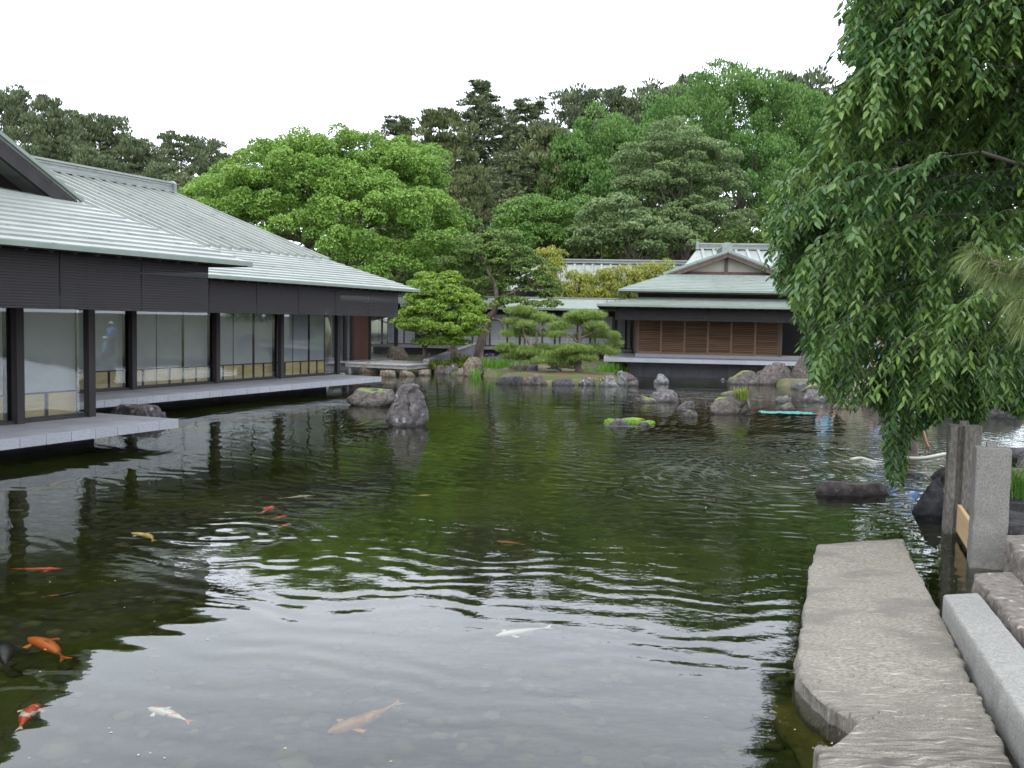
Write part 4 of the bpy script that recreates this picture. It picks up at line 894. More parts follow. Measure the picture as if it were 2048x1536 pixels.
# ------------------------------------------------------------------ foreground stonework
def outline_stone(name, label, cat, rows, ztop, zbot, m, seed, ns=60, amp=.012, ledges=False, rag=.01):
    """rows: list of (left xy, right xy) from far to near; builds a rough-edged slab with a relief top"""
    rows = [(np.array(a), np.array(b)) for a, b in rows]
    n_r = 220; tt = np.linspace(0, len(rows) - 1, n_r); L = np.zeros((n_r, 2)); R_ = np.zeros((n_r, 2))
    for i, t_ in enumerate(tt):
        k = min(int(t_), len(rows) - 2); f = t_ - k; L[i] = rows[k][0] * (1 - f) + rows[k + 1][0] * f; R_[i] = rows[k][1] * (1 - f) + rows[k + 1][1] * f
    rr = np.random.default_rng(seed)
    jl = fbm(np.stack([L[:, 0] * 9, L[:, 1] * 9, 0 * L[:, 0]], 1), 4, seed) * rag; jr = fbm(np.stack([R_[:, 0] * 14, R_[:, 1] * 14, 0 * L[:, 0] + 5], 1), 3, seed) * rag
    L[:, 0] += jl; R_[:, 0] += jr
    ss = np.linspace(0, 1, ns); P = L[:, None, :] * (1 - ss)[None, :, None] + R_[:, None, :] * ss[None, :, None]
    px, py = P[..., 0].ravel(), P[..., 1].ravel(); q = np.stack([px, py, 0 * px], 1)
    z = ztop + amp * fbm(q * 2.5, 5, seed) + amp * .22 * fbm(q * [22, 40, 1], 3, seed + 2)
    if ledges:
        # bedding ledges near the close end: saw-toothed strata running across
        st = (py * .9 + .25 * px + .30 * fbm(q * 1.3, 4, seed + 3)) * 2.3
        saw = (st - np.floor(st)); near = np.clip((6.6 - py) / 1.3, 0, 1)
        z = z + near * (saw ** 3 * .045 - .018) - near * .04 * np.clip((5.4 - py), 0, 1)
        z = z + .03 * np.clip(1 - ((px - 2.2) ** 2 / .16 + (py - 5.9) ** 2 / .10), 0, 1) * -1.0
    el = np.tile(np.minimum(ss, 1 - ss), n_r); z -= .014 * np.exp(-el * 80)
    V = [np.stack([px, py, z], 1)]; n_t = len(px)
    idx = np.arange(n_t).reshape(n_r, ns)
    F4 = [np.stack([idx[:-1, :-1].ravel(), idx[1:, :-1].ravel(), idx[1:, 1:].ravel(), idx[:-1, 1:].ravel()], 1)]
    ring = np.concatenate([idx[0, :], idx[1:, -1], idx[-1, -2::-1], idx[-2:0:-1, 0]]); base = n_t; c = V[0][ring]; cen = c.mean(0); nv = len(ring); prev = ring
    nlev = 7
    for lev in range(1, nlev + 1):
        f = lev / nlev; out = (c[:, :2] - cen[:2]); out /= np.linalg.norm(out, axis=1)[:, None] + 1e-9
        zz = c[:, 2] * (1 - f) + zbot * f; qq = np.stack([c[:, 0] * 5, c[:, 1] * 5, zz * 6], 1)
        off = .035 * fbm(qq, 4, seed + 9) + .02 * math.sin(f * 3)
        V.append(np.stack([c[:, 0] + out[:, 0] * off, c[:, 1] + out[:, 1] * off, zz], 1)); cur = base + np.arange(nv)
        F4.append(np.stack([prev, np.roll(prev, -1), np.roll(cur, -1), cur], 1)); prev = cur; base += nv
    me = npmesh(name, np.concatenate(V), np.concatenate(F4), m, smooth=True)
    me.set_sharp_from_angle(angle=rad(50)) if hasattr(me, 'set_sharp_from_angle') else None
    o = link(name, me); tag(o, label, cat); return o
z0 = .11
def r2(x, y, z=z0): return tuple(atz(x, y, z)[:2])
rows = [(r2(1634, 1089), r2(1806, 1077)), (r2(1631, 1105), r2(1815, 1100)), (r2(1618, 1140), r2(1832, 1135)), (r2(1612, 1200), r2(1868, 1200)), (r2(1603, 1260), r2(1893, 1250)), (r2(1598, 1310), r2(1915, 1300)), (r2(1598, 1345), r2(1932, 1335)), (r2(1622, 1380), r2(1950, 1370)),
        (r2(1660, 1410), r2(1962, 1395)), (r2(1700, 1432), r2(1975, 1420)), (r2(1712, 1445), r2(1985, 1440)), (r2(1680, 1470), r2(1997, 1465)), (r2(1625, 1495), r2(2010, 1490)), (r2(1640, 1520), r2(2022, 1515)), (r2(1690, 1560), r2(2040, 1545)), (r2(1700, 1700), r2(2080, 1650)), (r2(1700, 1900), r2(2120, 1820))]
outline_stone('flagstone', 'large rough flat flagstone in the right foreground, notched on its pond side with layered ledges', 'stone slab', rows, z0, -.5, M['flag'], 4, ns=170, ledges=True, rag=.014, amp=.008)
zb2 = .27
rows = [(r2(1886, 1190, zb2), r2(1958, 1186, zb2)), (r2(1967, 1313, zb2), r2(2052, 1300, zb2)), (r2(2050, 1440, zb2), r2(2150, 1420, zb2)), (r2(2230, 1750, zb2), r2(2390, 1720, zb2))]
outline_stone('granite_beam', 'pale dressed granite beam lying beside the foreground flagstone', 'granite beam', rows, zb2, -.3, M['beam'], 6, ns=30, rag=.004, amp=.003)
zc = .28
rows = [(r2(1948, 1148, zc), r2(2026, 1145, zc)), (r2(1956, 1162, zc), r2(2045, 1165, zc)), (r2(2003, 1215, zc), r2(2110, 1215, zc)), (r2(2060, 1280, zc), r2(2190, 1280, zc)), (r2(2230, 1480, zc), r2(2400, 1480, zc))]
outline_stone('bank_stone', 'purple-brown bank stone with a chipped pale edge, right of the granite beam', 'bank stone', rows, zc, -.4, M['purple_stone'], 8, ns=40, rag=.02, amp=.008)
zd = .38
rows = [(r2(2010, 1070, zd), r2(2120, 1066, zd)), (r2(2030, 1100, zd), r2(2160, 1095, zd)), (r2(2075, 1150, zd), r2(2230, 1150, zd)), (r2(2150, 1230, zd), r2(2330, 1230, zd))]
outline_stone('bank_stone', 'brown bank stone with vertical chisel marks, beside the front gate post at the right edge', 'bank stone', rows, zd, -.5, M['purple_stone'], 10, ns=40, rag=.02, amp=.008)
# big stone step / wall further right to back the posts
rows = [((5.6, 11.6), (8.5, 11.4)), ((5.35, 10.6), (8.5, 10.4)), ((5.15, 9.9), (8.5, 9.7))]
outline_stone('bank_stone', 'long low dark bank stone behind the front gate post', 'bank stone', rows, .30, -.5, M['rock_dark'], 12, ns=40, rag=.02, amp=.01)
P = atz(1665, 1475, -.1)
sr = link('submerged_rock', rock_mesh('submerged_rock', np.array([.50, .80, .26]), mat('algae_rock', (.07, .062, .018), (.15, .12, .028), scale=4, rough=1, bump=.02, bscale=14), 77, planes=5, rough=.1), loc=(P[0] + .27, P[1] + .05, -.40)); tag(sr, 'olive algae-covered rock under water beside the notch of the flagstone', 'rock')
# gate posts (sluice) : grooved granite, board between
gate_ax = math.atan2(1.2, .41) - math.pi / 2     # turn of the gate axis from +y
def gate_post(label, x, y, w_, d_, h_, groove, seed, gm='posts'):
    """posts are grooved on the face towards the other post (groove = +1 far face, -1 near face)"""
    t_ = thing('gate_post', label, 'stone post', (x, y, 0), gate_ax)
    gc = -.045 * groove
    prof = [(-w_ / 2, -d_ / 2), (w_ / 2, -d_ / 2), (w_ / 2, d_ / 2), (gc + .035, d_ / 2), (gc + .035, d_ / 2 - .06), (gc - .035, d_ / 2 - .06), (gc - .035, d_ / 2), (-w_ / 2, d_ / 2)]
    if groove < 0: prof = [(-a, -b) for a, b in prof]
    # subdivide profile for roughness
    pts = []
    for i in range(len(prof)):
        a = np.array(prof[i]); b = np.array(prof[(i + 1) % len(prof)]); n_ = max(1, int(np.linalg.norm(b - a) / .02))
        for k in range(n_): pts.append(a + (b - a) * k / n_)
    pts = np.array(pts); nl = 64; zs = np.linspace(-.5, h_, nl); V = []
    for z_ in zs:
        fl = 1 + .10 * max(0, (.25 - z_)) ; tp = 1 - .02 * max(0, (z_ - h_ + .03) / .03)
        q = np.stack([pts[:, 0] * 9, pts[:, 1] * 9, np.full(len(pts), z_ * 6)], 1) + seed
        lumps = .006 * fbm(q * 1.2, 4, seed) * (1.6 if z_ < .55 else .8)
        o_ = pts / (np.linalg.norm(pts, axis=1)[:, None] + 1e-9); V.append(np.column_stack([pts * fl * tp + o_ * lumps[:, None], np.full(len(pts), z_)]))
    n_ = len(pts); V = np.concatenate(V); b_ = np.arange(n_); F4 = []
    for l_ in range(nl - 1): F4.append(np.stack([l_ * n_ + b_, l_ * n_ + (b_ + 1) % n_, (l_ + 1) * n_ + (b_ + 1) % n_, (l_ + 1) * n_ + b_], 1))
    me = npmesh('shaft', V, np.concatenate(F4), M[gm], smooth=False); link('shaft', me, t_)
    mb = MB(); top = V[-n_:]; mb.add(top, [tuple(range(n_))]); part('top_face', mb, M[gm], t_)
    part('tenon', MB().hexa([(-.05, .00, h_), (.05, .00, h_), (.05, .10, h_), (-.05, .10, h_), (-.045, .005, h_ + .045), (.045, .005, h_ + .045), (.045, .09, h_ + .045), (-.045, .09, h_ + .045)]), M[gm], t_)
    return t_
gate_post('front speckled granite gate post, rough at the foot, nearest the flagstone', 4.66, 9.38, .31, .26, 1.16, 1, 3)
gate_post('rear brown-stained granite gate post with a vertical groove', 5.09, 10.90, .33, .26, 1.22, -1, 5, 'posts_brown')
bd = thing('sluice_board', 'new yellow wooden board slotted between the two granite gate posts', 'board', (4.80, 10.14, 0), gate_ax + .01)
part('board', MB().box(-.02, .02, -.62, .62, .055, .35), M['newboard'], bd)

# wire netting and grass at right
p = atz(2045, 1030, .35)
wn = thing('wire_netting', 'black wire netting lying on the bank at the right edge', 'netting', (p[0] + .15, p[1], .40))
mb = MB()
for k in range(9):
    mb.tube([(-.45 + k * .07, -.15, 0), (-.2 + k * .07, .3, .01)], .004, 4); mb.tube([(-.2 + k * .07, -.15, .006), (-.5 + k * .07, .3, .016)], .004, 4)
part('mesh_wires', mb, M['wire'], wn)

def blades(name, cx, cy, rad_, n_, h_, m, seed, w_=.012, lean=.35, z0_=.15, parent=None, loc0=(0, 0, 0)):
    r = np.random.default_rng(seed); V = []; F_ = []; T = []
    for i in range(n_):
        a = r.uniform(0, 6.3); d = rad_ * math.sqrt(r.random()); x, y = cx + math.cos(a) * d, cy + math.sin(a) * d
        az = r.uniform(0, 6.3); L = h_ * r.uniform(.6, 1.1); le = lean * r.uniform(.2, 1.2); t_ = r.random()
        dx, dy = math.cos(az), math.sin(az); sx_, sy_ = -dy * w_, dx * w_; b = len(V)
        for k, (f, ww) in enumerate(((0, 1), (.5, .9), (.85, .5), (1, .05))):
            px, py, pz = x + dx * le * L * f * f, y + dy * le * L * f * f, z0_ + L * (f - .25 * le * f * f)
            V += [(px - sx_ * ww, py - sy_ * ww, pz), (px + sx_ * ww, py + sy_ * ww, pz)]; T += [t_, t_]
        for k in range(3): F_.append([b + 2 * k, b + 2 * k + 1, b + 2 * k + 3, b + 2 * k + 2])
    V = np.array(V) - np.array(loc0); return link(name, npmesh(name, V, np.array(F_), m, tint=T), parent)
def plant(name, label, cat, px, py, D, zb, rad_, n_, h_, m, seed, partn='leaves', flowers=0, **kw):
    P = aty(px, py, D); t_ = thing(name, label, cat, (P[0], P[1], zb)); blades(partn, 0, 0, rad_, n_, h_, M[m], seed, z0_=-.05, parent=t_, **kw)
    if flowers:
        r = np.random.default_rng(seed + 1)
        for k in range(flowers):
            a = r.uniform(0, 6.3); d = rad_ * r.random(); x, y, z = math.cos(a) * d, math.sin(a) * d, h_ * r.uniform(.75, 1.05); mb = MB()
            for q in range(5):
                b = q * 1.2566 + r.random(); c_, s_ = math.cos(b), math.sin(b)
                mb.add([(x, y, z), (x + c_ * .04 - s_ * .02, y + s_ * .04 + c_ * .02, z + .02), (x + c_ * .07, y + s_ * .07, z - .01), (x + c_ * .04 + s_ * .02, y + s_ * .04 - c_ * .02, z + .02)], [(0, 1, 2, 3)])
            part('flower', mb, M['iris'], t_)
    return t_
gI = 'iris clumps in flower behind the pinkish shore rock'
plant('iris_clump', 'tall iris clump with violet flowers at the left of the iris bed', 'iris', 978, 742, 40.2, .1, .55, 170, .75, 'grass', 201, flowers=7)
plant('iris_clump', 'iris clump with violet flowers and arching leaves in the middle of the iris bed', 'iris', 1002, 740, 41.0, .15, .6, 170, .70, 'grass', 202, flowers=7)
plant('iris_clump', 'low iris clump at the right end of the iris bed, near the black rocks', 'iris', 1042, 738, 41.5, .15, .7, 150, .55, 'grass', 203, flowers=3)
plant('reed_clump', 'narrow light reed tuft growing in the water below the tan boulder', 'reeds', 950, 756, 38.0, -.05, .25, 60, .55, 'grass', 204)
plant('reed_clump', 'dense bright green reeds under the left corner of the pavilion veranda', 'reeds', 1216, 757, 40.2, -.05, .45, 200, .80, 'grass', 205)
plant('reed_clump', 'shaded reeds against the pavilion base wall', 'reeds', 1243, 753, 41.6, -.05, .3, 110, .65, 'grass', 206)
plant('grass_tuft', 'bright grass tuft behind the garden pine trunk', 'grass', 1180, 745, 39.5, .15, .6, 120, .45, 'grass', 207)
plant('grass_tuft', 'green grass tuft on the bank at the right edge, beyond the front gate post', 'grass', 2046, 985, 11.6, .35, .35, 260, .45, 'grass', 208, w_=.006, lean=.9)
plant('hosta', 'variegated cream and green leafy plant at the peninsula edge', 'plant', 1197, 762, 36.3, .05, .55, 240, .26, 'hosta', 209, w_=.03, lean=1.3)
plant('fern', 'yellow-green fern clump on the left shore rocks', 'fern', 926, 722, 42.6, .35, .45, 150, .55, 'fern', 210, w_=.03, lean=1.2)
plant('fern', 'dark olive shrub-like ferns at the foot of the maple', 'fern', 885, 728, 42.0, .2, .7, 240, .5, 'fern', 211, w_=.03, lean=1.2)
plant('fern', 'fern clump just left of the iris bed', 'fern', 940, 732, 41.4, .2, .4, 110, .4, 'fern', 212, w_=.03, lean=1.2)
plant('rock_plant', 'upright yellow-green sprigs growing out of the big mossy boulder', 'plant', 1484, 795, 25.1, .42, .16, 60, .36, 'fern', 213, w_=.014, lean=.5)
plant('rock_plant', 'single thin sprout on top of the big mossy boulder', 'plant', 1470, 790, 25.1, .45, .03, 7, .28, 'fern', 214, w_=.01)
plant('rock_plant', 'little green sprouts on the moss islet', 'plant', 1240, 846, 22.0, .05, .3, 70, .12, 'grass', 215, w_=.01)
plant('rock_plant', 'yellow-green creeper on the tall purple rock by the veranda', 'plant', 1600, 745, 38.8, .35, .2, 80, .5, 'fern', 216, w_=.03, lean=1.0)

# moss carpet of the peninsula
mp_pts = [(-.2, 37.4), (.6, 36.5), (2, 36.1), (3.4, 36.1), (4.1, 37), (4.2, 39.5), (2.5, 40.5), (.3, 40.2)]
c0 = np.mean(mp_pts, axis=0); V = []; F3 = []
rs, th_ = 14, 48
for i in range(rs + 1):
    for k in range(th_):
        t_ = k / th_ * len(mp_pts); a = np.array(mp_pts[int(t_)]); b = np.array(mp_pts[(int(t_) + 1) % len(mp_pts)]); e = a + (b - a) * (t_ % 1)
        p = c0 + (e - c0) * (i / rs); V.append((p[0], p[1], .24 + .10 * (1 - (i / rs) ** 2) - (.25 if i == rs else 0)))
V = np.array(V); V[:, 2] += .03 * fbm(V * 2, 4, 5)
F3 = [[i * th_ + k, i * th_ + (k + 1) % th_, (i + 1) * th_ + (k + 1) % th_, (i + 1) * th_ + k] for i in range(rs) for k in range(th_)]
o = link('moss_carpet', npmesh('moss_carpet', V, np.array(F3)[:, ::-1], M['redmoss'], smooth=True)); o['kind'] = 'stuff'; o['label'] = 'rusty and green moss covering the pine peninsula'; o['category'] = 'moss'

# ------------------------------------------------------------------ foliage machinery
def unit(a): return a / (np.linalg.norm(a, axis=-1, keepdims=True) + 1e-9)
def leaves(C, per, r, rv, L, Wd, mode, g, zmin=-.35, tintb=None):
    """C (N,3) clump centres; returns verts (n*4,3), quads, tints. Each element is a pointed leaf or sprig."""
    N = len(C); n = N * per; C_ = np.repeat(C, per, 0)
    r_ = np.repeat(np.broadcast_to(r, (N,)), per)[:, None]; rv_ = np.repeat(np.broadcast_to(rv, (N,)), per)[:, None]
    d = g.standard_normal((n, 3)); d = unit(d); lo = d[:, 2] < zmin; d[lo, 2] *= -1
    rad_ = g.uniform(.55, 1.06, (n, 1)) ** .6
    P = C_ + d * np.concatenate([r_, r_, rv_], 1) * rad_
    rnd = unit(g.standard_normal((n, 3)))
    if mode == 'out':
        nr = unit(d * .7 + rnd * .75 + np.array([0, 0, .45])); a = unit(np.cross(nr, unit(g.standard_normal((n, 3))))); a[:, 2] -= .25; a = unit(a)
    elif mode == 'needle': a = unit(d * .8 + rnd * .45 + np.array([0, 0, .8]))
    elif mode == 'plume': a = unit(d * .5 + rnd * .5 + np.array([0, 0, .9]))
    elif mode == 'droop': a = unit(d * .55 + rnd * .35 + np.array([0, 0, -.75]))
    else: a = unit(d + rnd * .4)
    wv = unit(np.cross(a, rnd)); L_ = L * g.uniform(.65, 1.25, (n, 1)); W_ = Wd * g.uniform(.7, 1.2, (n, 1))
    V = np.stack([P - a * L_ * .5, P - wv * W_ * .5 - a * L_ * .05, P + a * L_ * .5, P + wv * W_ * .5 - a * L_ * .05], 1).reshape(-1, 3)
    Fq = np.arange(n * 4).reshape(-1, 4)
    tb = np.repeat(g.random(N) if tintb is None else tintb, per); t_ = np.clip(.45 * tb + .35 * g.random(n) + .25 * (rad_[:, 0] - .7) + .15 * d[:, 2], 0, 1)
    return V, Fq, np.repeat(t_, 4)
def limb(mb, a, b, ra, rb, g, sag=0.0, n=5, k=6):
    a = np.array(a, float); b = np.array(b, float); L = np.linalg.norm(b - a); pts = []
    for i in range(n + 1):
        f = i / n; p = a + (b - a) * f + np.array([0, 0, -sag * L * math.sin(math.pi * f)]); 
        if 0 < i < n: p = p + g.standard_normal(3) * L * .035
        pts.append(p)
    mb.tube(pts, [ra + (rb - ra) * i / n for i in range(n + 1)], k, cap=False); return pts
def tree(name, label, cat, base, crown_me, trunk_me, group=None, rz=0.0, scale=1.0, bark='bark'):
    t_ = thing(name, label, cat, base, rz, group); t_.scale = (scale,) * 3 if not hasattr(scale, '__len__') else scale
    link('trunk', trunk_me, t_); link('crown', crown_me, t_); return t_
def gen_broad(lobes, ncl, cr, per, L, Wd, m, seed, th, tr=.3, flat=.75, bark='bark', mode='out', low=-.25):
    """lobes (x,y,z,rx,ry,rz) relative to the base; clumps cluster on their shells"""
    g = np.random.default_rng(seed); C = []; R_ = []
    area = np.array([l[3] * l[5] for l in lobes]); area = area / area.sum()
    for l, a in zip(lobes, area):
        k = max(4, int(ncl * a)); d = unit(g.standard_normal((k * 3, 3))); d = d[d[:, 2] > low][:k]
        C.append(np.array(l[:3]) + d * np.array(l[3:]) * g.uniform(.84, 1.0, (len(d), 1)))
    C = np.concatenate(C); r = cr * g.uniform(.55, 1.25, len(C))
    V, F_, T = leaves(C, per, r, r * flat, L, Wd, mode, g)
    mb = MB(); top = np.array([0, 0, th]); limb(mb, (0, 0, -.3), top, tr, tr * .6, g)
    for i in g.choice(len(C), min(14, len(C)), replace=False):
        st = np.array([0, 0, th * g.uniform(.55, 1.0)]); limb(mb, st, C[i], tr * .32, .02, g, sag=.05)
    return npmesh('crown', V, F_, M[m], tint=T), mb.mesh('trunk', M[bark], True)
def gen_pine(h, R, seed, m='l_pine', h0=.30, nwh=15, per=60, cr=.62, L=.34, Wd=.10, droop=0.0, cone=False, flat=.42, mode='needle', nb=6, irregular=.35):
    g = np.random.default_rng(seed); C = []; mb = MB(); lean = g.uniform(-.03, .03, 2) * h
    tp = lambda f: np.array([lean[0] * f * f, lean[1] * f * f, h * f])
    mb.tube([tp(f) for f in np.linspace(-.02, .98, 10)], np.linspace(h * .020, .03, 10), 7)
    for i in range(nwh):
        f = h0 + (1 - h0) * (i + g.uniform(-.2, .2)) / nwh; s_ = min(.999, max(0, (f - h0) / (1 - h0)))
        ln = R * ((1 - s_) ** .9 * 1.0 + .05 if cone else (1 - s_ ** 2.2) * .85 + .16) * (1 if s_ > .12 else .8)
        a0 = g.uniform(0, 6.3)
        for b in range(nb if s_ < .85 else nb - 2):
            az = a0 + b * 6.283 / nb + g.uniform(-.35, .35); l_ = ln * g.uniform(1 - irregular, 1 + irregular * .5)
            el = (.05 + .6 * s_ if cone else .12 + .75 * s_) - droop
            d = np.array([math.cos(az) * math.cos(el), math.sin(az) * math.cos(el), math.sin(el)]); st = tp(min(f, .97)); en = st + d * l_
            limb(mb, st, en, .02 + .06 * (1 - s_), .012, g, sag=-.04 if not cone else .06, n=3, k=5)
            k = max(2, int(l_ / (cr * .95)))
            for q in range(k):
                t_ = 1 - q / k * .75; c = st + (en - st) * t_ + g.standard_normal(3) * [cr * .3, cr * .3, cr * .18]; C.append(c)
                if q == 0: C.append(c + (0, 0, cr * .35))
    C.append(tp(1.0)); C.append(tp(.96)); C = np.array(C); r = cr * g.uniform(.65, 1.2, len(C)) * (np.interp(C[:, 2] / h, [0, .6, 1], [1.1, 1, .6]) if cone else 1)
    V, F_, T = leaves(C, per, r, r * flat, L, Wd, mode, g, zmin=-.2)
    return npmesh('crown', V, F_, M[m], tint=T), mb.mesh('trunk', M['bark'], True)
def at_tree(px, D, zb=None):
    x = (px - 1024) / FPX * D * (1 / 1.0); P = aty(px, 640, D); return np.array([P[0], D, ground_z(P[0], D) if zb is None else zb])
def top_z(px, py, D): return aty(px, py, D)[2]

# ---- background belt
P1, P2_, P3 = gen_pine(16, 4.2, 301), gen_pine(15, 4.8, 302, nwh=13, irregular=.5), gen_pine(14, 3.6, 303, h0=.2, nwh=14)
C1 = gen_pine(20, 7.4, 304, 'l_cedar', h0=.12, nwh=21, per=46, cr=.70, L=.46, Wd=.10, droop=.02, cone=True, flat=.28, nb=10, mode='spread')
C2 = gen_pine(17, 6.8, 305, 'l_cedar', h0=.10, nwh=18, per=46, cr=.70, L=.46, Wd=.10, droop=.08, cone=True, flat=.28, nb=10, mode='spread')
C3 = gen_pine(15, 6.2, 306, 'l_olive', h0=.15, nwh=16, per=50, nb=9, cr=.75, L=.40, Wd=.11, droop=.05, cone=True, flat=.42, mode='needle', irregular=.5)
belt = [  # template, px, top py, D, label
    (P2_, 25, 185, 62, 'tall dark pine at the far left edge with gaps in its crown', 16.0), (P1, 95, 205, 60, 'broad dark pine second from the left, over the near roof ridge', 15),
    (P3, 155, 228, 66, 'narrow dark pine with a pointed top, third from the left', 14), (P1, 232, 236, 68, 'dense rounded dark pine in the middle of the left treeline', 16),
    (P3, 290, 280, 64, 'small dark pine low behind the boxed roof ridge', 14), (P2_, 368, 272, 72, 'open-topped pine before the dip in the left treeline', 15),
    (P1, 425, 282, 76, 'far dark pine touching the left side of the bright green tree', 16), (P3, 470, 308, 78, 'lowest far pine peeking beside the bright green tree', 14),
    (P3, 190, 300, 57, 'dark pine low behind the ridge between two taller ones', 14), (P1, 330, 330, 60, 'bushy pine close behind the end of the boxed ridge', 16),
    (C2, 791, 228, 78, 'conical dark conifer standing alone above the bright green tree', 17), (C3, 890, 212, 72, 'olive-toned conifer left of the tallest one', 15),
    (C1, 970, 160, 76, 'tallest conical conifer at the centre of the skyline', 20), (C2, 1048, 192, 74, 'conifer right of the tallest one, with a blunt top', 17),
    (C3, 930, 330, 64, 'yellowish conifer in front of the tallest ones', 15), (C2, 1010, 300, 68, 'dark lower conifer in the middle of the conifer group', 17),
    (C3, 1085, 250, 70, 'olive conifer at the right of the conifer group', 15), (C1, 850, 300, 82, 'slim conifer behind the olive-toned one', 20),
    (P2_, 1150, 186, 80, 'dark pine above the left ginkgo with a ragged top', 15), (P1, 1212, 186, 82, 'dark pine above the left ginkgo, its right neighbour', 16),
    (P3, 1290, 182, 82, 'dark pine rising at the left shoulder of the big ginkgo', 14), (P2_, 1345, 168, 84, 'dark pine top just left of the big ginkgo crest', 15),
    (P2_, 1575, 152, 84, 'dark pine crown above the right part of the big ginkgo', 15), (P3, 1640, 186, 82, 'dark pine tip just left of the weeping tree', 14)]
hts = {id(P1): 16, id(P2_): 15, id(P3): 14, id(C1): 20, id(C2): 17, id(C3): 15}
for i, (T_, px, py, D, lab, hh) in enumerate(belt):
    b = at_tree(px, D); z = top_z(px, py, D) - b[2]; s_ = z / (hts[id(T_)] * 1.02)
    wd_ = 1.0 if s_ > .95 else .9
    tree('conifer' if T_ in (C1, C2, C3) else 'pine_tree', lab, 'tree', b, T_[0], T_[1], 'conifers of the far treeline' if T_ in (C1, C2, C3) else 'dark pines of the far treeline', rz=i * 1.7, scale=(wd_ * max(s_, .8),) * 2 + (s_,))

def broad(name, label, px, pyt, D, hw, zlow, m, seed, ncl, cr, per, L, Wd, group=None, lobes=None, flat=.75, mode='out', bark='bark', tr=.3, low=-.25, rpt=None):
    b = at_tree(px, D); zt = top_z(px, pyt, D) - b[2]; Rw = hw / FPX * D
    if lobes is None:
        zc_ = (zt + zlow) / 2; rz_ = (zt - zlow) / 2; g = np.random.default_rng(seed + 50)
        lobes = [(0, 0, zc_, Rw * .78, Rw * .75, rz_ * .95)]
        for k in range(7):
            a = g.uniform(0, 6.3); e = g.uniform(-.5, .7); lobes.append((math.cos(a) * Rw * .5, math.sin(a) * Rw * .5, zc_ + e * rz_ * .7, Rw * .5, Rw * .5, rz_ * .42))
    else:   # lobes given in pixels: (px, py, half width px, half height px, depth offset m)
        L2 = []
        for (lx, ly, lw, lh, dy) in lobes:
            Pq = aty(lx, ly, D + dy); L2.append((Pq[0] - b[0], dy, Pq[2] - b[2], lw / FPX * (D + dy), lw / FPX * (D + dy) * .9, lh / FPX * (D + dy)))
        lobes = L2
    cme, tme = gen_broad(lobes, ncl, cr, per, L, Wd, m, seed, max(zlow + 1, zt * .55), tr, flat, bark, mode, low)
    return tree(name, label, 'tree', b, cme, tme, group)
broad('camphor_tree', 'huge rounded tree with bright yellow-green billowing foliage behind the far hall', 665, 270, 50, 285, 1.5, 'l_camphor', 401, 760, .66, 270, .14, .095, tr=.5, flat=.85,
      lobes=[(640, 400, 190, 125, 0), (700, 350, 150, 80, 1), (560, 370, 130, 75, 1), (500, 430, 120, 80, -1), (440, 420, 80, 55, 1), (795, 375, 95, 70, 0), (760, 470, 160, 110, -2), (838, 445, 75, 85, 0), (620, 340, 90, 52, 0), (715, 325, 66, 40, 1), (600, 500, 130, 70, -3), (780, 560, 100, 70, -3), (865, 515, 60, 50, 0), (820, 330, 70, 50, 2), (620, 430, 150, 95, 3), (510, 420, 95, 62, 2), (730, 430, 130, 100, 3)])
broad('broadleaf_tree', 'dark green tree between the bright camphor and the gnarled tree', 930, 440, 52, 80, 1.0, 'l_low', 402, 60, .7, 150, .18, .12, lobes=[(905, 500, 75, 70, 0), (950, 560, 70, 60, -1), (880, 580, 60, 50, -1)])
broad('ginkgo_tree', 'big soft-textured green ginkgo forming the broad crest of the skyline', 1470, 150, 72, 210, 3, 'l_ginkgo', 403, 320, .95, 230, .22, .12, tr=.4, flat=1.25, mode='plume',
      lobes=[(1440, 260, 110, 105, 0), (1530, 270, 110, 110, 1), (1360, 290, 90, 80, -1), (1600, 310, 70, 110, 0), (1330, 330, 70, 60, 0), (1500, 400, 120, 110, -2), (1590, 430, 80, 100, -2), (1420, 210, 40, 50, 0), (1480, 200, 60, 45, 0), (1650, 280, 45, 70, 1), (1550, 500, 120, 60, -2), (1480, 310, 90, 90, 2), (1450, 380, 80, 70, 3)])
broad('ginkgo_tree', 'smaller upright ginkgo in front of the dark pines, left of the grey-green tree', 1190, 235, 68, 85, 3, 'l_ginkgo', 404, 130, .85, 210, .21, .12, tr=.3, flat=1.2, mode='plume',
      lobes=[(1200, 290, 65, 55, 0), (1150, 340, 50, 55, 0), (1230, 340, 50, 60, 1), (1180, 390, 70, 50, -1), (1120, 400, 35, 35, 0), (1270, 300, 50, 50, 2)])
broad('broadleaf_tree', 'grey-green tree with layered crown right above the pavilion', 1360, 250, 60, 130, 2, 'l_grey', 405, 200, .72, 230, .19, .09, tr=.35, flat=.5,
      lobes=[(1350, 290, 65, 42, 0), (1300, 335, 65, 45, 0), (1410, 330, 60, 45, -1), (1440, 385, 55, 50, 0), (1360, 380, 75, 50, -1), (1280, 400, 55, 50, 0), (1400, 445, 75, 45, -2), (1460, 430, 40, 40, 0), (1330, 460, 80, 40, -2)])
broad('broadleaf_tree', 'low grey-green tree left of the pavilion roof', 1260, 395, 57, 105, 2, 'l_grey', 406, 90, .7, 140, .22, .11, flat=.5,
      lobes=[(1230, 440, 60, 45, 0), (1290, 480, 70, 40, -1), (1200, 485, 60, 38, 0), (1340, 490, 60, 35, -1)])
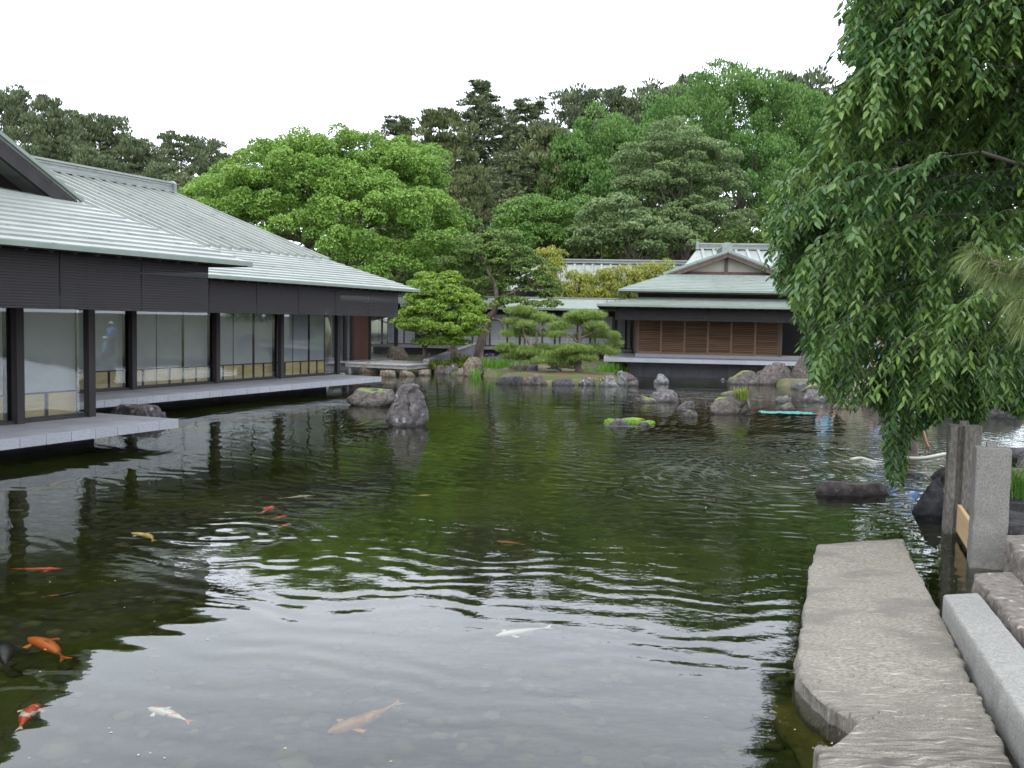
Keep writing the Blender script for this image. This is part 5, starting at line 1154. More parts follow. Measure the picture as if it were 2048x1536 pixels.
broad('broadleaf_tree', 'fresh green tree with fan-like sprays between conifers and long roof', 1080, 400, 60, 95, 2, 'l_low', 407, 120, .74, 190, .18, .11, flat=.6,
      lobes=[(1060, 435, 60, 32, 0), (1120, 440, 60, 36, 0), (1030, 470, 45, 35, -1), (1150, 480, 55, 35, -1), (1085, 490, 70, 35, -1), (1170, 430, 40, 30, 1)])
broad('broadleaf_tree', 'shaded tree mass low behind the left ginkgo', 1180, 440, 66, 120, 1, 'l_gnarl', 408, 80, 1.0, 110, .3, .18, lobes=[(1150, 500, 150, 60, 0), (1000, 500, 110, 60, 2), (1350, 520, 150, 50, 2), (1250, 440, 90, 60, 3)])
broad('broadleaf_tree', 'dark green tree mass behind the pavilion ridge', 1560, 420, 62, 120, 1, 'l_gnarl', 409, 80, 1.0, 110, .3, .18, lobes=[(1500, 500, 100, 50, 0), (1600, 480, 110, 80, 0), (1700, 450, 120, 120, 2)])
broad('broadleaf_tree', 'olive tree half hidden behind the upper left of the weeping tree', 1700, 200, 78, 70, 3, 'l_olive', 410, 60, 1.0, 110, .3, .16, lobes=[(1690, 270, 50, 60, 0), (1740, 320, 70, 110, 1), (1680, 350, 50, 60, 0)])
broad('broadleaf_tree', 'green trees seen through gaps of the weeping tree, beyond the right shore', 1850, 300, 46, 260, 1, 'l_ginkgo', 411, 170, .9, 120, .26, .15, lobes=[(1720, 560, 90, 100, 0), (1820, 480, 140, 160, 1), (1950, 480, 160, 200, 0), (2100, 480, 160, 220, 1), (1780, 660, 90, 50, -4), (1900, 660, 110, 60, -4), (2020, 660, 100, 60, -3)])
broad('broadleaf_tree', 'dense shrubby tree low behind the olive conifers', 900, 430, 66, 120, 1, 'l_olive', 412, 70, .9, 110, .26, .14, lobes=[(900, 470, 80, 60, 0), (990, 450, 70, 60, 0), (820, 480, 80, 60, 1)])
broad('broadleaf_tree', 'olive shrub tree beside the boxed ridge end', 390, 350, 56, 70, 1, 'l_olive', 413, 60, .7, 120, .22, .12, lobes=[(370, 395, 50, 35, 0), (420, 440, 70, 50, 0), (350, 430, 60, 45, 0)])

# ---- maple
def px_tree(name, label, cat, base_px, D, lobes, m, seed, ncl, cr, per, L, Wd, trunk, tr, bark, flat=.5, mode='out', zb=.4, low=-.4, nlimb=22, zmin=-.3):
    """trunk: list of polylines in pixels (px, py, depth offset); lobes in pixels"""
    P0 = aty(base_px[0], base_px[1], D); b = np.array([P0[0], D, zb]); g = np.random.default_rng(seed)
    t_ = thing(name, label, cat, b)
    L2 = []
    for (lx, ly, lw, lh, dy) in lobes:
        Pq = aty(lx, ly, D + dy); s_ = (D + dy) / FPX; L2.append((Pq[0] - b[0], dy, Pq[2] - b[2], lw * s_, lw * s_ * .85, lh * s_))
    C = []; area = np.array([l[3] * max(l[5], l[3] * .4) for l in L2]); area /= area.sum()
    for l, a in zip(L2, area):
        k = max(3, int(ncl * a)); d = unit(g.standard_normal((k * 4, 3))); d = d[d[:, 2] > low][:k]; C.append(np.array(l[:3]) + d * np.array(l[3:]) * g.uniform(.45, .95, (len(d), 1)))
    C = np.concatenate(C); r = cr * g.uniform(.6, 1.25, len(C))
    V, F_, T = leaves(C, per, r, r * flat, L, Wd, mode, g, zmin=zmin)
    link('crown', npmesh('crown', V, F_, M[m], tint=T), t_)
    mb = MB(); nodes = []
    for j, (pl, r_0, r_1) in enumerate(trunk):
        pts = [aty(x, y, D + dy) - b for x, y, dy in pl]
        # refine
        Q = []
        for i in range(len(pts) - 1):
            for k in range(3): Q.append(pts[i] + (pts[i + 1] - pts[i]) * k / 3 + (g.standard_normal(3) * r_0 * .25 if k else 0))
        Q.append(pts[-1]); mb.tube(Q, list(np.linspace(r_0, r_1, len(Q))), 9); nodes += Q[len(Q) // 3:]
    nodes = np.array(nodes)
    for i in g.choice(len(C), min(nlimb, len(C)), replace=False):
        k = np.argmin(np.linalg.norm(nodes - C[i], axis=1)); limb(mb, nodes[k], C[i], tr * .22, .012, g, sag=.0, n=4, k=5)
    part('trunk', mb, M[bark], t_, smooth=True); return t_
px_tree('maple_tree', 'fresh yellow-green maple with layered sprays beside the end of the far hall', 'tree', (847, 716), 42.5,
        [(870, 588, 60, 36, 0), (900, 600, 56, 34, .4), (850, 620, 55, 34, -.5), (922, 640, 54, 34, 0), (835, 655, 48, 30, -.4), (880, 655, 66, 32, -.8), (930, 668, 46, 26, 0), (860, 570, 46, 26, .5), (900, 560, 30, 16, .3), (815, 640, 30, 20, 0), (945, 620, 30, 25, .3), (880, 685, 60, 15, 0)],
        'l_maple', 501, 520, .27, 150, .095, .06, [([(847, 722, 0), (850, 690, 0), (862, 650, 0), (870, 600, 0)], .11, .04), ([(849, 705, 0), (835, 670, .2), (820, 640, .2)], .07, .03), ([(851, 692, 0), (885, 655, -.3), (920, 630, 0)], .07, .03)], .1, 'bark', flat=.62)
px_tree('gnarled_tree', 'old tree with a leaning reddish trunk and wide twisted limbs, behind the maple and irises', 'tree', (957, 738), 45.0,
        [(960, 500, 60, 35, 0), (1010, 520, 65, 40, 0), (920, 530, 50, 35, .5), (1050, 540, 60, 35, 0), (980, 570, 70, 30, .5), (1080, 575, 45, 28, 0), (1020, 610, 55, 16, -.5), (1085, 610, 35, 12, -.5), (930, 590, 45, 28, .4), (1000, 475, 40, 18, .3), (940, 630, 30, 14, 0), (1105, 590, 25, 20, 0)],
        'l_gnarl', 502, 300, .36, 90, .13, .085, [([(960, 742, 0), (957, 712, 0), (966, 668, 0), (981, 630, 0), (995, 602, 0), (990, 570, 0), (975, 530, 0)], .26, .06), ([(995, 600, 0), (1010, 590, 0), (1029, 584, -.2), (1062, 570, -.2)], .10, .03),
                                                  ([(980, 636, 0), (1000, 640, -.4), (1006, 655, -.5), (1014, 668, -.5)], .07, .03), ([(990, 578, 0), (1005, 545, .2), (1030, 520, .2)], .08, .03), ([(972, 650, 0), (945, 620, .3), (925, 585, .3)], .08, .03)], .2, 'bark_red', flat=.45)
# ---- cloud-pruned pines on the peninsula
def pad_lobes(pads): return [(a, b, c, d, e) for a, b, c, d, e in pads]
px_tree('garden_pine', 'cloud-pruned garden pine with a thick short trunk at the front of the peninsula', 'tree', (1154, 752), 37.6,
        [(1170, 633, 40, 9, 0), (1150, 645, 30, 7, .3), (1120, 656, 24, 8, 0), (1190, 655, 26, 8, -.3), (1215, 672, 25, 10, 0), (1175, 672, 26, 7, .5), (1115, 672, 18, 6, -.3), (1145, 700, 44, 9, -.4), (1185, 698, 24, 7, .3), (1110, 712, 26, 8, 0), (1212, 705, 26, 10, 0), (1165, 718, 34, 7, -.4), (1090, 724, 24, 6, 0), (1225, 690, 14, 8, .2), (1125, 730, 30, 6, .2)],
        'l_niwaki', 503, 520, .19, 80, .16, .018, [([(1152, 754, 0), (1155, 735, 0), (1159, 712, 0), (1155, 690, 0), (1160, 668, 0), (1168, 650, 0)], .17, .05), ([(1158, 684, 0), (1140, 672, -.2), (1122, 662, 0)], .05, .02), ([(1160, 678, 0), (1185, 665, 0), (1210, 672, 0)], .05, .02),
                                                   ([(1158, 712, 0), (1180, 706, -.2), (1210, 708, 0)], .06, .02), ([(1157, 716, 0), (1130, 712, 0), (1105, 716, 0)], .06, .02), ([(1155, 735, 0), (1120, 735, 0), (1095, 726, 0)], .05, .02)], .1, 'bark_red', flat=.75, mode='needle', low=-.6, nlimb=60, zmin=-.3)
px_tree('garden_pine', 'cloud-pruned garden pine with a forked trunk, left of its thicker neighbour', 'tree', (1064, 745), 39.2,
        [(1040, 624, 32, 9, 0), (1066, 634, 30, 8, .3), (1088, 640, 24, 8, 0), (1025, 645, 22, 8, 0), (1050, 652, 26, 7, -.3), (1022, 668, 24, 9, 0), (1060, 668, 24, 6, .4), (1095, 670, 18, 6, .2), (1018, 698, 26, 9, 0), (1050, 706, 34, 10, -.3), (1085, 700, 26, 8, .2), (1030, 715, 30, 8, 0), (1075, 718, 24, 7, 0)],
        'l_niwaki', 504, 470, .19, 80, .16, .018, [([(1066, 750, 0), (1064, 720, 0), (1064, 692, 0)], .13, .09), ([(1064, 692, 0), (1052, 678, 0), (1045, 662, 0), (1040, 640, 0)], .07, .03), ([(1064, 692, 0), (1074, 680, 0), (1072, 666, 0), (1085, 655, 0), (1088, 645, 0)], .07, .03), ([(1064, 705, 0), (1040, 702, -.2), (1020, 705, 0)], .05, .02)], .09, 'bark_pale', flat=.75, mode='needle', low=-.6, nlimb=60, zmin=-.3)
# ---- bamboo
bam = [(1100, 500, 36, 60, 'tall yellow bamboo clump at the left end of the long roof', 601), (1160, 545, 40, 50, 'bushy yellow-green bamboo clump second from the left', 602), (1215, 540, 34, 55, 'slender bamboo clump in the middle of the row', 603),
       (1268, 530, 40, 48, 'golden bamboo clump below the roof ribs, second from the right', 604), (1318, 528, 40, 52, 'bamboo clump touching the pavilion roof corner', 605), (1130, 570, 34, 40, 'short bamboo clump before the tall one', 606)]
for (px, py, hw, hh, lab, sd_) in bam:
    lob = [(px - hw * .3, py + 18, hw * .55, 20, 0), (px + hw * .3, py + 22, hw * .55, 22, .3), (px, py + 45, hw * 1.0, 28, 0), (px - hw * .2, py + 70, hw * 1.0, 28, 0), (px + hw * .2, py + 92, hw * .9, 26, 0)]
    px_tree('bamboo_clump', lab, 'bamboo', (px, 690), 52.2, lob, 'l_bamboo', sd_, 115, .30, 80, .17, .045, [([(px + q, 692, .1 * q / 10), (px + q * 1.3, 610, 0), (px + q * 1.5, py + 12, 0)], .03, .01) for q in (-16, -6, 5, 15)], .03, 'bark_pale', flat=1.1, mode='droop', nlimb=4, zb=.3)
# low dark shrubs closing the gap behind corridor / between trees
for (px, py, D, hw, hh, lab, sd_) in [(1240, 470, 75, 200, 60, 'dark undergrowth tree below the ginkgo', 701), (900, 520, 70, 220, 60, 'dark undergrowth tree behind the conifers', 702), (500, 420, 74, 260, 70, 'dark undergrowth tree behind the left roofs', 703), (120, 360, 72, 200, 70, 'dark undergrowth tree behind the near roof ridge', 704)]:
    broad('undergrowth_tree', lab, px, py, D, hw, 0, 'l_gnarl', sd_, 60, 1.5, 90, .5, .3, lobes=[(px, py + 40, hw, hh, 0), (px, py + 110, hw, hh, 0)])

# ------------------------------------------------------------------ weeping tree
LB = [(-200, 1720), (-40, 1700), (60, 1700), (110, 1688), (130, 1725), (170, 1690), (200, 1665), (260, 1650), (310, 1622), (350, 1572), (400, 1556), (470, 1548), (560, 1556), (640, 1596), (700, 1612), (760, 1628), (900, 1700)]
BB = [(1540, 560), (1580, 600), (1600, 690), (1630, 775), (1665, 800), (1700, 820), (1725, 800), (1760, 815), (1780, 960), (1800, 975), (1815, 880), (1850, 850), (1880, 838), (1895, 812), (1925, 855), (1960, 850), (1985, 800), (2048, 835), (2400, 830)]
lbx = lambda y: np.interp(y, [a for a, b in LB], [b for a, b in LB]); bby = lambda x: np.interp(x, [a for a, b in BB], [b for a, b in BB])
def proj(p):
    q = np.asarray(p) - CP; w_ = q @ fw; return 1024 + FPX * (q @ RT) / w_, 768 - FPX * (q @ UP) / w_
g = np.random.default_rng(77)
TB = np.array([9.2, 13.0, .35]); wt = thing('weeping_cherry_tree', 'big weeping tree in the right foreground, curtains of glossy green leaves hanging over the pond', 'tree', TB)
mbT = MB(); tpts = [TB * 0 + (0, 0, -.3), np.array([-.1, 0, 1.2]), np.array([-.3, -.1, 2.6]), np.array([-.5, 0, 4.2]), np.array([-.7, 0, 6.0])]
mbT.tube(tpts, [.34, .27, .23, .18, .10], 12); part('trunk', mbT, M['bark'], wt, smooth=True)
mbB = MB(); mbTw = MB(); SP = []; SD = []; ST = []
def add_strand(p, d, L, tb):
    jit = g.normal(0, 14)
    p = p.copy(); d = d / np.linalg.norm(d); step = .030; n_ = int(L / step); pts = [p.copy()]; az = g.uniform(0, 6.3)
    for i in range(n_):
        d = d + np.array([0, 0, -1]) * .075 + g.standard_normal(3) * .018; d /= np.linalg.norm(d); p = p + d * step
        x, y = proj(p)
        if i > 2 and (y > bby(x) or x < lbx(y) + jit + 8): break
        if x > 2330: break
        az += 2.4 + g.uniform(-.4, .4); h_ = np.array([math.cos(az), math.sin(az), 0]); ld = h_ * .85 + d * .35 + np.array([0, 0, -.55])
        SP.append(p.copy()); SD.append(ld / np.linalg.norm(ld)); ST.append(tb + (.35 if i > n_ - 5 else 0))
        if i % 3 == 0: pts.append(p.copy())
    if len(pts) > 2: mbTw.tube([q - TB for q in pts], list(np.linspace(.0045, .0015, len(pts))), 3, cap=False)
nl = 0
while nl < 270:
    y = g.uniform(-130, 800); lx = lbx(y); x = lx + (2230 - lx) * g.random()
    if y > bby(x) - 40: continue
    if y > 560 and g.random() < .35: continue
    D = g.uniform(8.6, 13.8)
    if x > 1930 and 330 < y < 790: D = g.uniform(11.8, 14.6)
    elif nl % 4 and vnoise(np.array([[x / 95, y / 75, .5]]), 4)[0] < -.12: D = g.uniform(12.8, 14.2)     # hollows between the sprays
    if nl % 4 == 0: x = lx + g.uniform(8, 60)      # the outer edge of the crown
    if y > 840 and x > 1890: D = max(D, 11.5)
    tip = aty(x, y, D)
    root = tip + np.array([g.uniform(.7, 1.6), g.uniform(-.4, .5), g.uniform(.15, .8)])
    mid = (tip + root) / 2 + (0, 0, .18); P_ = [root * (1 - f) ** 2 + 2 * mid * f * (1 - f) + tip * f * f for f in np.linspace(0, 1, 9)]
    # limb back to the trunk
    st = np.array([-.3, -.1, min(5.6, max(2.2, root[2] - 1.0))]) + TB
    if nl % 12 == 5: mbB.tube([q - TB for q in (st, (st + root) / 2 + (0, 0, .3), root)], [.04, .03, .018], 5, cap=False)
    mbB.tube([q - TB for q in P_], list(np.linspace(.009, .003, 9)), 4, cap=False)
    tb = g.random() ** 1.5 * .55; out = (tip - root); out[2] = 0; out /= np.linalg.norm(out) + 1e-9
    ns_ = 26
    for k in range(ns_):
        f = g.random() ** .7; i0 = f * 8; a = P_[int(i0)]; p = a + (P_[min(8, int(i0) + 1)] - a) * (i0 % 1)
        sdv = g.standard_normal(3) * .45; sdv[2] = g.uniform(-.2, .35)
        add_strand(p + g.standard_normal(3) * .02, out * .7 + sdv, g.uniform(.35, 1.0) * (1.25 if y > 450 else 1.0), tb)
    nl += 1
# a hanging tassel low in front of the water
for (x, y, D) in [(1785, 700, 11.5), (1795, 735, 11.8), (1835, 700, 12), (1930, 700, 12.3), (1945, 720, 12.4), (1710, 660, 11), (1690, 640, 11.4), (1640, 620, 11.2)] + [(x_, y_, 12.2) for x_ in range(1770, 1990, 14) for y_ in (690, 730)] + [(x_, y_, 13.6) for x_ in range(1900, 2200, 16) for y_ in (520, 590, 650, 700)]:
    for q in range(3): add_strand(aty(x + g.uniform(-14, 14), y, D), np.array([-.1, 0, -1.0]) + g.standard_normal(3) * .1, 1.7, .15)
for (x, y, x2, y2) in [(1790, -20, 1712, 18), (1800, 10, 1722, 30), (1770, -10, 1705, 40), (1830, 120, 1700, 165), (1800, 160, 1690, 190), (1750, 230, 1655, 285), (1700, 310, 1590, 345), (1660, 335, 1566, 372)]:
    A_, B_ = aty(x, y, 10.4), aty(x2, y2, 10.2); mbB.tube([A_ - TB, (A_ + B_) / 2 + (0, 0, .06) - TB, B_ - TB], [.010, .006, .003], 4, cap=False)
    for q in range(9):
        f = g.random(); keep = LB[:]; add_strand(A_ + (B_ - A_) * f, np.array([-.5, 0, -.2]) + g.standard_normal(3) * .3, g.uniform(.25, .55), .3)
SP = np.array(SP); SD = np.array(SD); ST = np.array(ST); n_ = len(SP)
print('weeping leaves', n_)
Ls = g.uniform(.074, .120, n_)[:, None]; Ws = Ls * g.uniform(.32, .42, n_)[:, None]
side = unit(np.cross(SD, unit(np.array([0, 0, 1.0]) + .5 * g.standard_normal((n_, 3))))); nrm = np.cross(side, SD); nrm *= np.sign(nrm[:, 2:3] + 1e-9)
def leafverts(P, d, s_, nn_, L, W_):
    dr = np.array([0, 0, -1.0])
    return np.stack([P, P + d * L * .33 - s_ * W_ * .5 + nn_ * W_ * .16, P + d * L * .72 - s_ * W_ * .36 + nn_ * W_ * .10 + dr * L * .04, P + d * L + dr * L * .12,
                     P + d * L * .72 + s_ * W_ * .36 + nn_ * W_ * .10 + dr * L * .04, P + d * L * .33 + s_ * W_ * .5 + nn_ * W_ * .16], 1)
T = np.clip(ST * g.uniform(.6, 1.3, n_) + (g.random(n_) ** 3) * .6 - .08, 0, 1)
px_, py_ = [], []
q = SP - CP; w_ = q @ fw; X_ = 1024 + FPX * (q @ RT) / w_; Y_ = 768 - FPX * (q @ UP) / w_
vis = (X_ > 0) & (X_ < 2048) & (Y_ > 0) & (Y_ < 1536); order = np.argsort(np.where(vis, q[:, 1], 1e9))[:300]; sel = np.zeros(n_, bool); sel[order] = True
k = ~sel; V = leafverts(SP[k] - TB, SD[k], side[k], nrm[k], Ls[k], Ws[k]).reshape(-1, 3); nk = k.sum(); b = (np.arange(nk) * 6)[:, None]
Fq = np.concatenate([b + [0, 3, 2, 1], b + [0, 5, 4, 3]]); 
o = link('foliage', npmesh('foliage', V, Fq, M['l_weep'], tint=np.repeat(T[k], 6)), wt); o['kind'] = 'stuff'
lm = []
for tv in (.1, .35, .7):
    V = leafverts(np.zeros((1, 3)), np.array([[0, 1.0, 0]]), np.array([[1.0, 0, 0]]), np.array([[0, 0, 1.0]]), np.array([[.11]]), np.array([[.046]])).reshape(-1, 3)
    V[:, 2] += np.array([0, 0, .004, .013, .004, 0]) - np.array([0, 0, .004, .02, .004, 0])
    lm.append(npmesh('leaf', V, np.array([[0, 3, 2, 1], [0, 5, 4, 3]]), M['l_weep'], tint=[tv] * 6))
for i in order:
    s_ = Ls[i, 0] / .11; d = SD[i]; sv = side[i]; nv = np.cross(sv, d)
    o = bpy.data.objects.new('leaf', lm[0 if T[i] < .25 else 1 if T[i] < .55 else 2]); col.objects.link(o); o.parent = wt
    o.matrix_local = Matrix(((sv[0] * s_, d[0] * s_, nv[0] * s_, SP[i, 0] - TB[0]), (sv[1] * s_, d[1] * s_, nv[1] * s_, SP[i, 1] - TB[1]), (sv[2] * s_, d[2] * s_, nv[2] * s_, SP[i, 2] - TB[2]), (0, 0, 0, 1)))
o = part('branches', mbB, M['darkbark'], wt, smooth=True); o = part('twigs', mbTw, M['bark'], wt); o['kind'] = 'stuff'

# pine bough reaching in from the right
PB_ = np.array([4.9, 6.2, .5]); pt = thing('pine_tree', 'pine bough with long soft needles reaching in from the right edge', 'tree', PB_)
mb = MB(); mb.tube([(0, 0, -.3), (-.05, 0, 1.2), (-.1, 0, 2.6), (-.1, .05, 3.4)], [.12, .10, .07, .03], 8); part('trunk', mb, M['bark'], pt, smooth=True)
V = []; Fl = []; T = []; mb = MB(); g = np.random.default_rng(9)
def shoot(a, b, Ln, n_, r0_=.012):
    a = np.array(a); b = np.array(b); mb.tube([a - PB_, b - PB_], [r0_, .004], 5); ax = unit((b - a)[None])[0]
    for i in range(n_):
        f = g.random(); p = a + (b - a) * f; rd = unit(g.standard_normal((1, 3)))[0]; rd = rd - ax * (rd @ ax); d = unit((rd * .9 + ax * .75 + np.array([0, 0, -.10 - .3 * f]))[None])[0]
        s_ = unit(np.cross(d, rd + .1)[None])[0] * .0013; L = Ln * g.uniform(.7, 1.1); e1 = p + d * L * .55; e2 = p + d * L + np.array([0, 0, -.30 * L]); b_ = len(V)
        V.extend([p - s_, p + s_, e1 + s_, e1 - s_, e2]); Fl.append([b_, b_ + 1, b_ + 2, b_ + 3]); Fl.append([b_ + 3, b_ + 2, b_ + 4, b_ + 4]); T.extend([g.random()] * 5)
A = lambda x, y, D: aty(x, y, D)
mb.tube([np.array([-.1, 0, 2.6]), A(2120, 580, 5.9) - PB_, A(2048, 545, 5.8) - PB_], [.03, .02, .015], 6)
for a, b_ in (((2060, 550), (1960, 520)), ((2090, 560), (1990, 545)), ((2110, 600), (2030, 600)), ((2110, 540), (2040, 520)), ((2110, 620), (2050, 640)), ((2030, 540), (1945, 505))):
    shoot(A(*a, 5.8), A(*b_, 5.7), .17, 420)
o = link('needles', npmesh('needles', np.array(V) - PB_, np.array(Fl), M['l_bough'], tint=T), pt); o['kind'] = 'stuff'
part('branch', mb, M['bark_pale'], pt, smooth=True)

# shore filler stones along the banks (each a stone of its own)
g = np.random.default_rng(15); E_ = np.array(edge); gs = 0
stm = [rock_mesh('shore_stone', np.array([1, .8, .7]), M[mm], 900 + i, sub=3) for i, mm in enumerate(('rock', 'rock_brown', 'rock_tan', 'rock_dark'))]
runs = [((9.9, 39.6), (12.2, 43)), ((10.9, 31), (10.6, 36)), ((11.2, 28.6), (10.8, 31)), ((12.9, 26.4), (11.2, 28.6)), ((15, 25.6), (12.9, 26.4)), ((9.9, 18.3), (14, 20.3)), ((6.8, 12.4), (9.9, 18.3)), ((-3.2, 41.8), (-4.2, 44.6)), ((-1.6, 40.3), (-3.2, 41.4)), ((4.5, 41), (4.3, 37.6))]
words = {0: 'grey', 1: 'brown', 2: 'tan', 3: 'dark'}; places = ['by the boulders right of the pavilion', 'on the far right shore, deeper part', 'on the right shore behind the hanging leaves', 'on the right shore behind the bending person', 'on the right shore, far from the camera', 'on the near right bank beyond the gate posts', 'on the near right bank beside the gate posts', 'on the bank behind the deck', 'on the bank right of the deck', 'on the inner side of the pine peninsula']
ORD = ['nearest', 'second nearest', 'third nearest', 'fourth nearest', 'fifth', 'sixth', 'seventh', 'eighth', 'ninth', 'tenth', 'eleventh']
for (a, b), pl in zip(runs, places):
    if a[1] > b[1]: a, b = b, a
    a = np.array(a); b = np.array(b); L = np.linalg.norm(b - a); k = max(2, int(L / .9))
    for i in range(k):
        p = a + (b - a) * (i + .5) / k + g.uniform(-.15, .15, 2); s_ = g.uniform(.35, .7); j = int(g.integers(0, 4))
        o = link('shore_stone', stm[j], loc=(p[0], p[1], g.uniform(-.12, .0)), rz=g.uniform(0, 6.3)); o.scale = (s_, s_, s_ * g.uniform(.6, 1)); tag(o, '%s stone %s, %s in row' % (words[j], pl, ORD[i]), 'rock', 'shore stones %s' % pl)

# ------------------------------------------------------------------ hose, net
def _fc(pts, z=.02): return [atz(x, y, 0) + (0, 0, z) for x, y in pts]
def smooth_path(P, n=6):
    P = [np.array(p) for p in P]; out = []
    for i in range(len(P) - 1):
        p0 = P[max(i - 1, 0)]; p1 = P[i]; p2 = P[i + 1]; p3 = P[min(i + 2, len(P) - 1)]
        for k in range(n):
            t = k / n; out.append(.5 * ((2 * p1) + (-p0 + p2) * t + (2 * p0 - 5 * p1 + 4 * p2 - p3) * t * t + (-p0 + 3 * p1 - 3 * p2 + p3) * t ** 3))
    out.append(P[-1]); return out
hp = [(1702, 921, .012), (1722, 919, .018), (1748, 922, -.02), (1770, 922, -.05), (1790, 916, .012), (1820, 919, .02), (1850, 918, .02), (1895, 910, .02), (1960, 906, .02), (2010, 902, .03), (2026, 908, .02), (2045, 901, .03), (2075, 906, .02), (2120, 900, .02)]
pts = smooth_path([atz(x, y, 0) + (0, 0, z) for x, y, z in hp]); c0 = pts[0]
hs = part('floating_hose', MB().tube([p for p in pts], .032, 8), M['hose'], None, smooth=True); tag(hs, 'cream hose floating on the water, passing behind the gate posts', 'hose')
g = np.random.default_rng(3); c = atz(1572, 827); nx_, ny_ = 60, 16; V = []
for j in range(ny_):
    for i in range(nx_):
        u_ = i / (nx_ - 1) * 2 - 1; v_ = j / (ny_ - 1) * 2 - 1; wv = 1 - .25 * abs(u_) ** 2
        V.append((u_ * .70 + .03 * math.sin(v_ * 5), v_ * .34 * wv, 0))
V = np.array(V); V[:, 2] = .018 + .022 * np.abs(fbm(np.column_stack([V[:, 0] * 7, V[:, 1] * 7, V[:, 0] * 0]), 4, 5)); V[:, :2] += .03 * np.column_stack([fbm(V * 6, 3, 8), fbm(V * 6, 3, 9)])
idx = np.arange(nx_ * ny_).reshape(ny_, nx_); Fq = np.stack([idx[:-1, :-1].ravel(), idx[:-1, 1:].ravel(), idx[1:, 1:].ravel(), idx[1:, :-1].ravel()], 1)
nt_ = link('floating_net', npmesh('floating_net', V, Fq, M['net']), loc=c); tag(nt_, 'crumpled turquoise net floating right of the big mossy boulder', 'net')

# ------------------------------------------------------------------ koi
def koi(label, hx, hy, tx, ty, z, bend, cols, seed, fat=1.0, spots=.5):
    A_ = atz(hx, hy, z); B_ = atz(tx, ty, z); L = np.linalg.norm(B_ - A_); ang = math.atan2(B_[1] - A_[1], B_[0] - A_[0])
    t_ = thing('koi', label, 'koi', A_, ang)
    N = 18; n_ = 12; V = []; W_ = []
    prof = np.interp(np.linspace(0, 1, N), [0, .04, .12, .3, .5, .7, .86, 1], [.012, .045, .085, .12, .115, .08, .035, .022]) * fat
    cen = lambda f: np.array([L * .86 * f, bend * L * math.sin(f * 3.0), 0])
    for i in range(N):
        f = i / (N - 1); c = cen(f); d = cen(min(1, f + .02)) - cen(max(0, f - .02)); d /= np.linalg.norm(d); s_ = np.array([-d[1], d[0], 0])
        for k in range(n_):
            a = k / n_ * 6.2832; V.append(c + s_ * math.cos(a) * prof[i] * L * .95 + np.array([0, 0, 1]) * math.sin(a) * prof[i] * L * 1.05)
    F_ = [[i * n_ + k, i * n_ + (k + 1) % n_, (i + 1) * n_ + (k + 1) % n_, (i + 1) * n_ + k] for i in range(N - 1) for k in range(n_)]
    mm = mat('koi_skin', cols[0], cols[1], scale=4 / max(L, .2), rough=.35, contrast=(spots - .02, spots + .02), detail=2)
    link('body', npmesh('body', np.array(V), np.array(F_)[:, ::-1], mm, smooth=True), t_)
    e = cen(1); d = e - cen(.93); d /= np.linalg.norm(d); s_ = np.array([-d[1], d[0], 0]); up = np.array([0, 0, 1.0])
    part('tail_fin', MB().add([e - d * .02 * L + s_ * .01 * L, e + d * .16 * L + s_ * .07 * L + up * .03 * L, e + d * .09 * L, e + d * .15 * L - s_ * .06 * L - up * .03 * L, e - d * .02 * L - s_ * .01 * L], [(0, 1, 2), (0, 2, 4), (2, 3, 4)]), mm, t_)
    c = cen(.24); d = cen(.27) - cen(.21); d /= np.linalg.norm(d); s_ = np.array([-d[1], d[0], 0])
    for sg in (1, -1): part('pectoral_fin', MB().add([c + s_ * sg * .10 * L, c + s_ * sg * .21 * L + d * .04 * L - up * .02 * L, c + s_ * sg * .19 * L + d * .11 * L - up * .02 * L, c + s_ * sg * .105 * L + d * .06 * L], [(0, 1, 2, 3)]), mm, t_)
    part('dorsal_fin', MB().add([cen(.35) + up * .11 * L, cen(.42) + up * .16 * L, cen(.62) + up * .10 * L, cen(.62) + up * .08 * L], [(0, 1, 2, 3)]), mm, t_)
    return t_
OR, RD, WH, YE, BK = (.55, .13, .02), (.55, .06, .025), (.58, .54, .47), (.50, .34, .10), (.02, .02, .022)
koi('yellow-gold koi with spread fins in the dark reflection', 262, 1083, 312, 1100, -0.12, .10, (YE, (.8, .6, .25)), 1)
koi('slender bright red koi near the left edge', 124, 1157, 20, 1157, -0.12, .03, (RD, OR), 2, .8)
koi('dark koi with orange edges below the slender red one', 162, 1211, 60, 1228, -0.17, .05, (BK, (.35, .10, .03)), 3, .8, .6)
koi('fat orange koi with dark shoulder markings', 58, 1300, 134, 1345, -0.13, .04, (OR, (.16, .05, .02)), 4, .95, .58)
koi('black koi half cut by the left edge', -4, 1318, 12, 1372, -0.17, .03, (BK, BK), 5, 1.3)
koi('white koi with a red patched back in the lower left corner', 78, 1437, 36, 1492, -0.14, -.04, (WH, RD), 6, 1.1)
koi('white koi with separate red bands, lower left', 296, 1447, 384, 1476, -0.15, .03, (WH, RD), 7, .95, .54)
koi('pale white koi with a reddish tail, centre foreground', 990, 1310, 1104, 1290, -0.21, .03, (WH, (.7, .55, .4)), 8, .8, .6)
koi('dim brown koi with orange back in the middle of the pond', 992, 1106, 1050, 1114, -0.17, .03, ((.30, .24, .14), OR), 9, .9)
koi('large deep-lying orange-brown koi at the bottom edge', 655, 1545, 805, 1478, -0.39, -.03, ((.62, .30, .10), (.45, .2, .07)), 10, .9)
koi('small red and white koi in the ripples', 544, 1026, 520, 1042, -0.11, .03, (RD, WH), 11, 1.2)
koi('slim pale yellow koi above the red and white one', 622, 1004, 556, 1011, -0.11, .03, ((.7, .62, .35), WH), 12, .7)
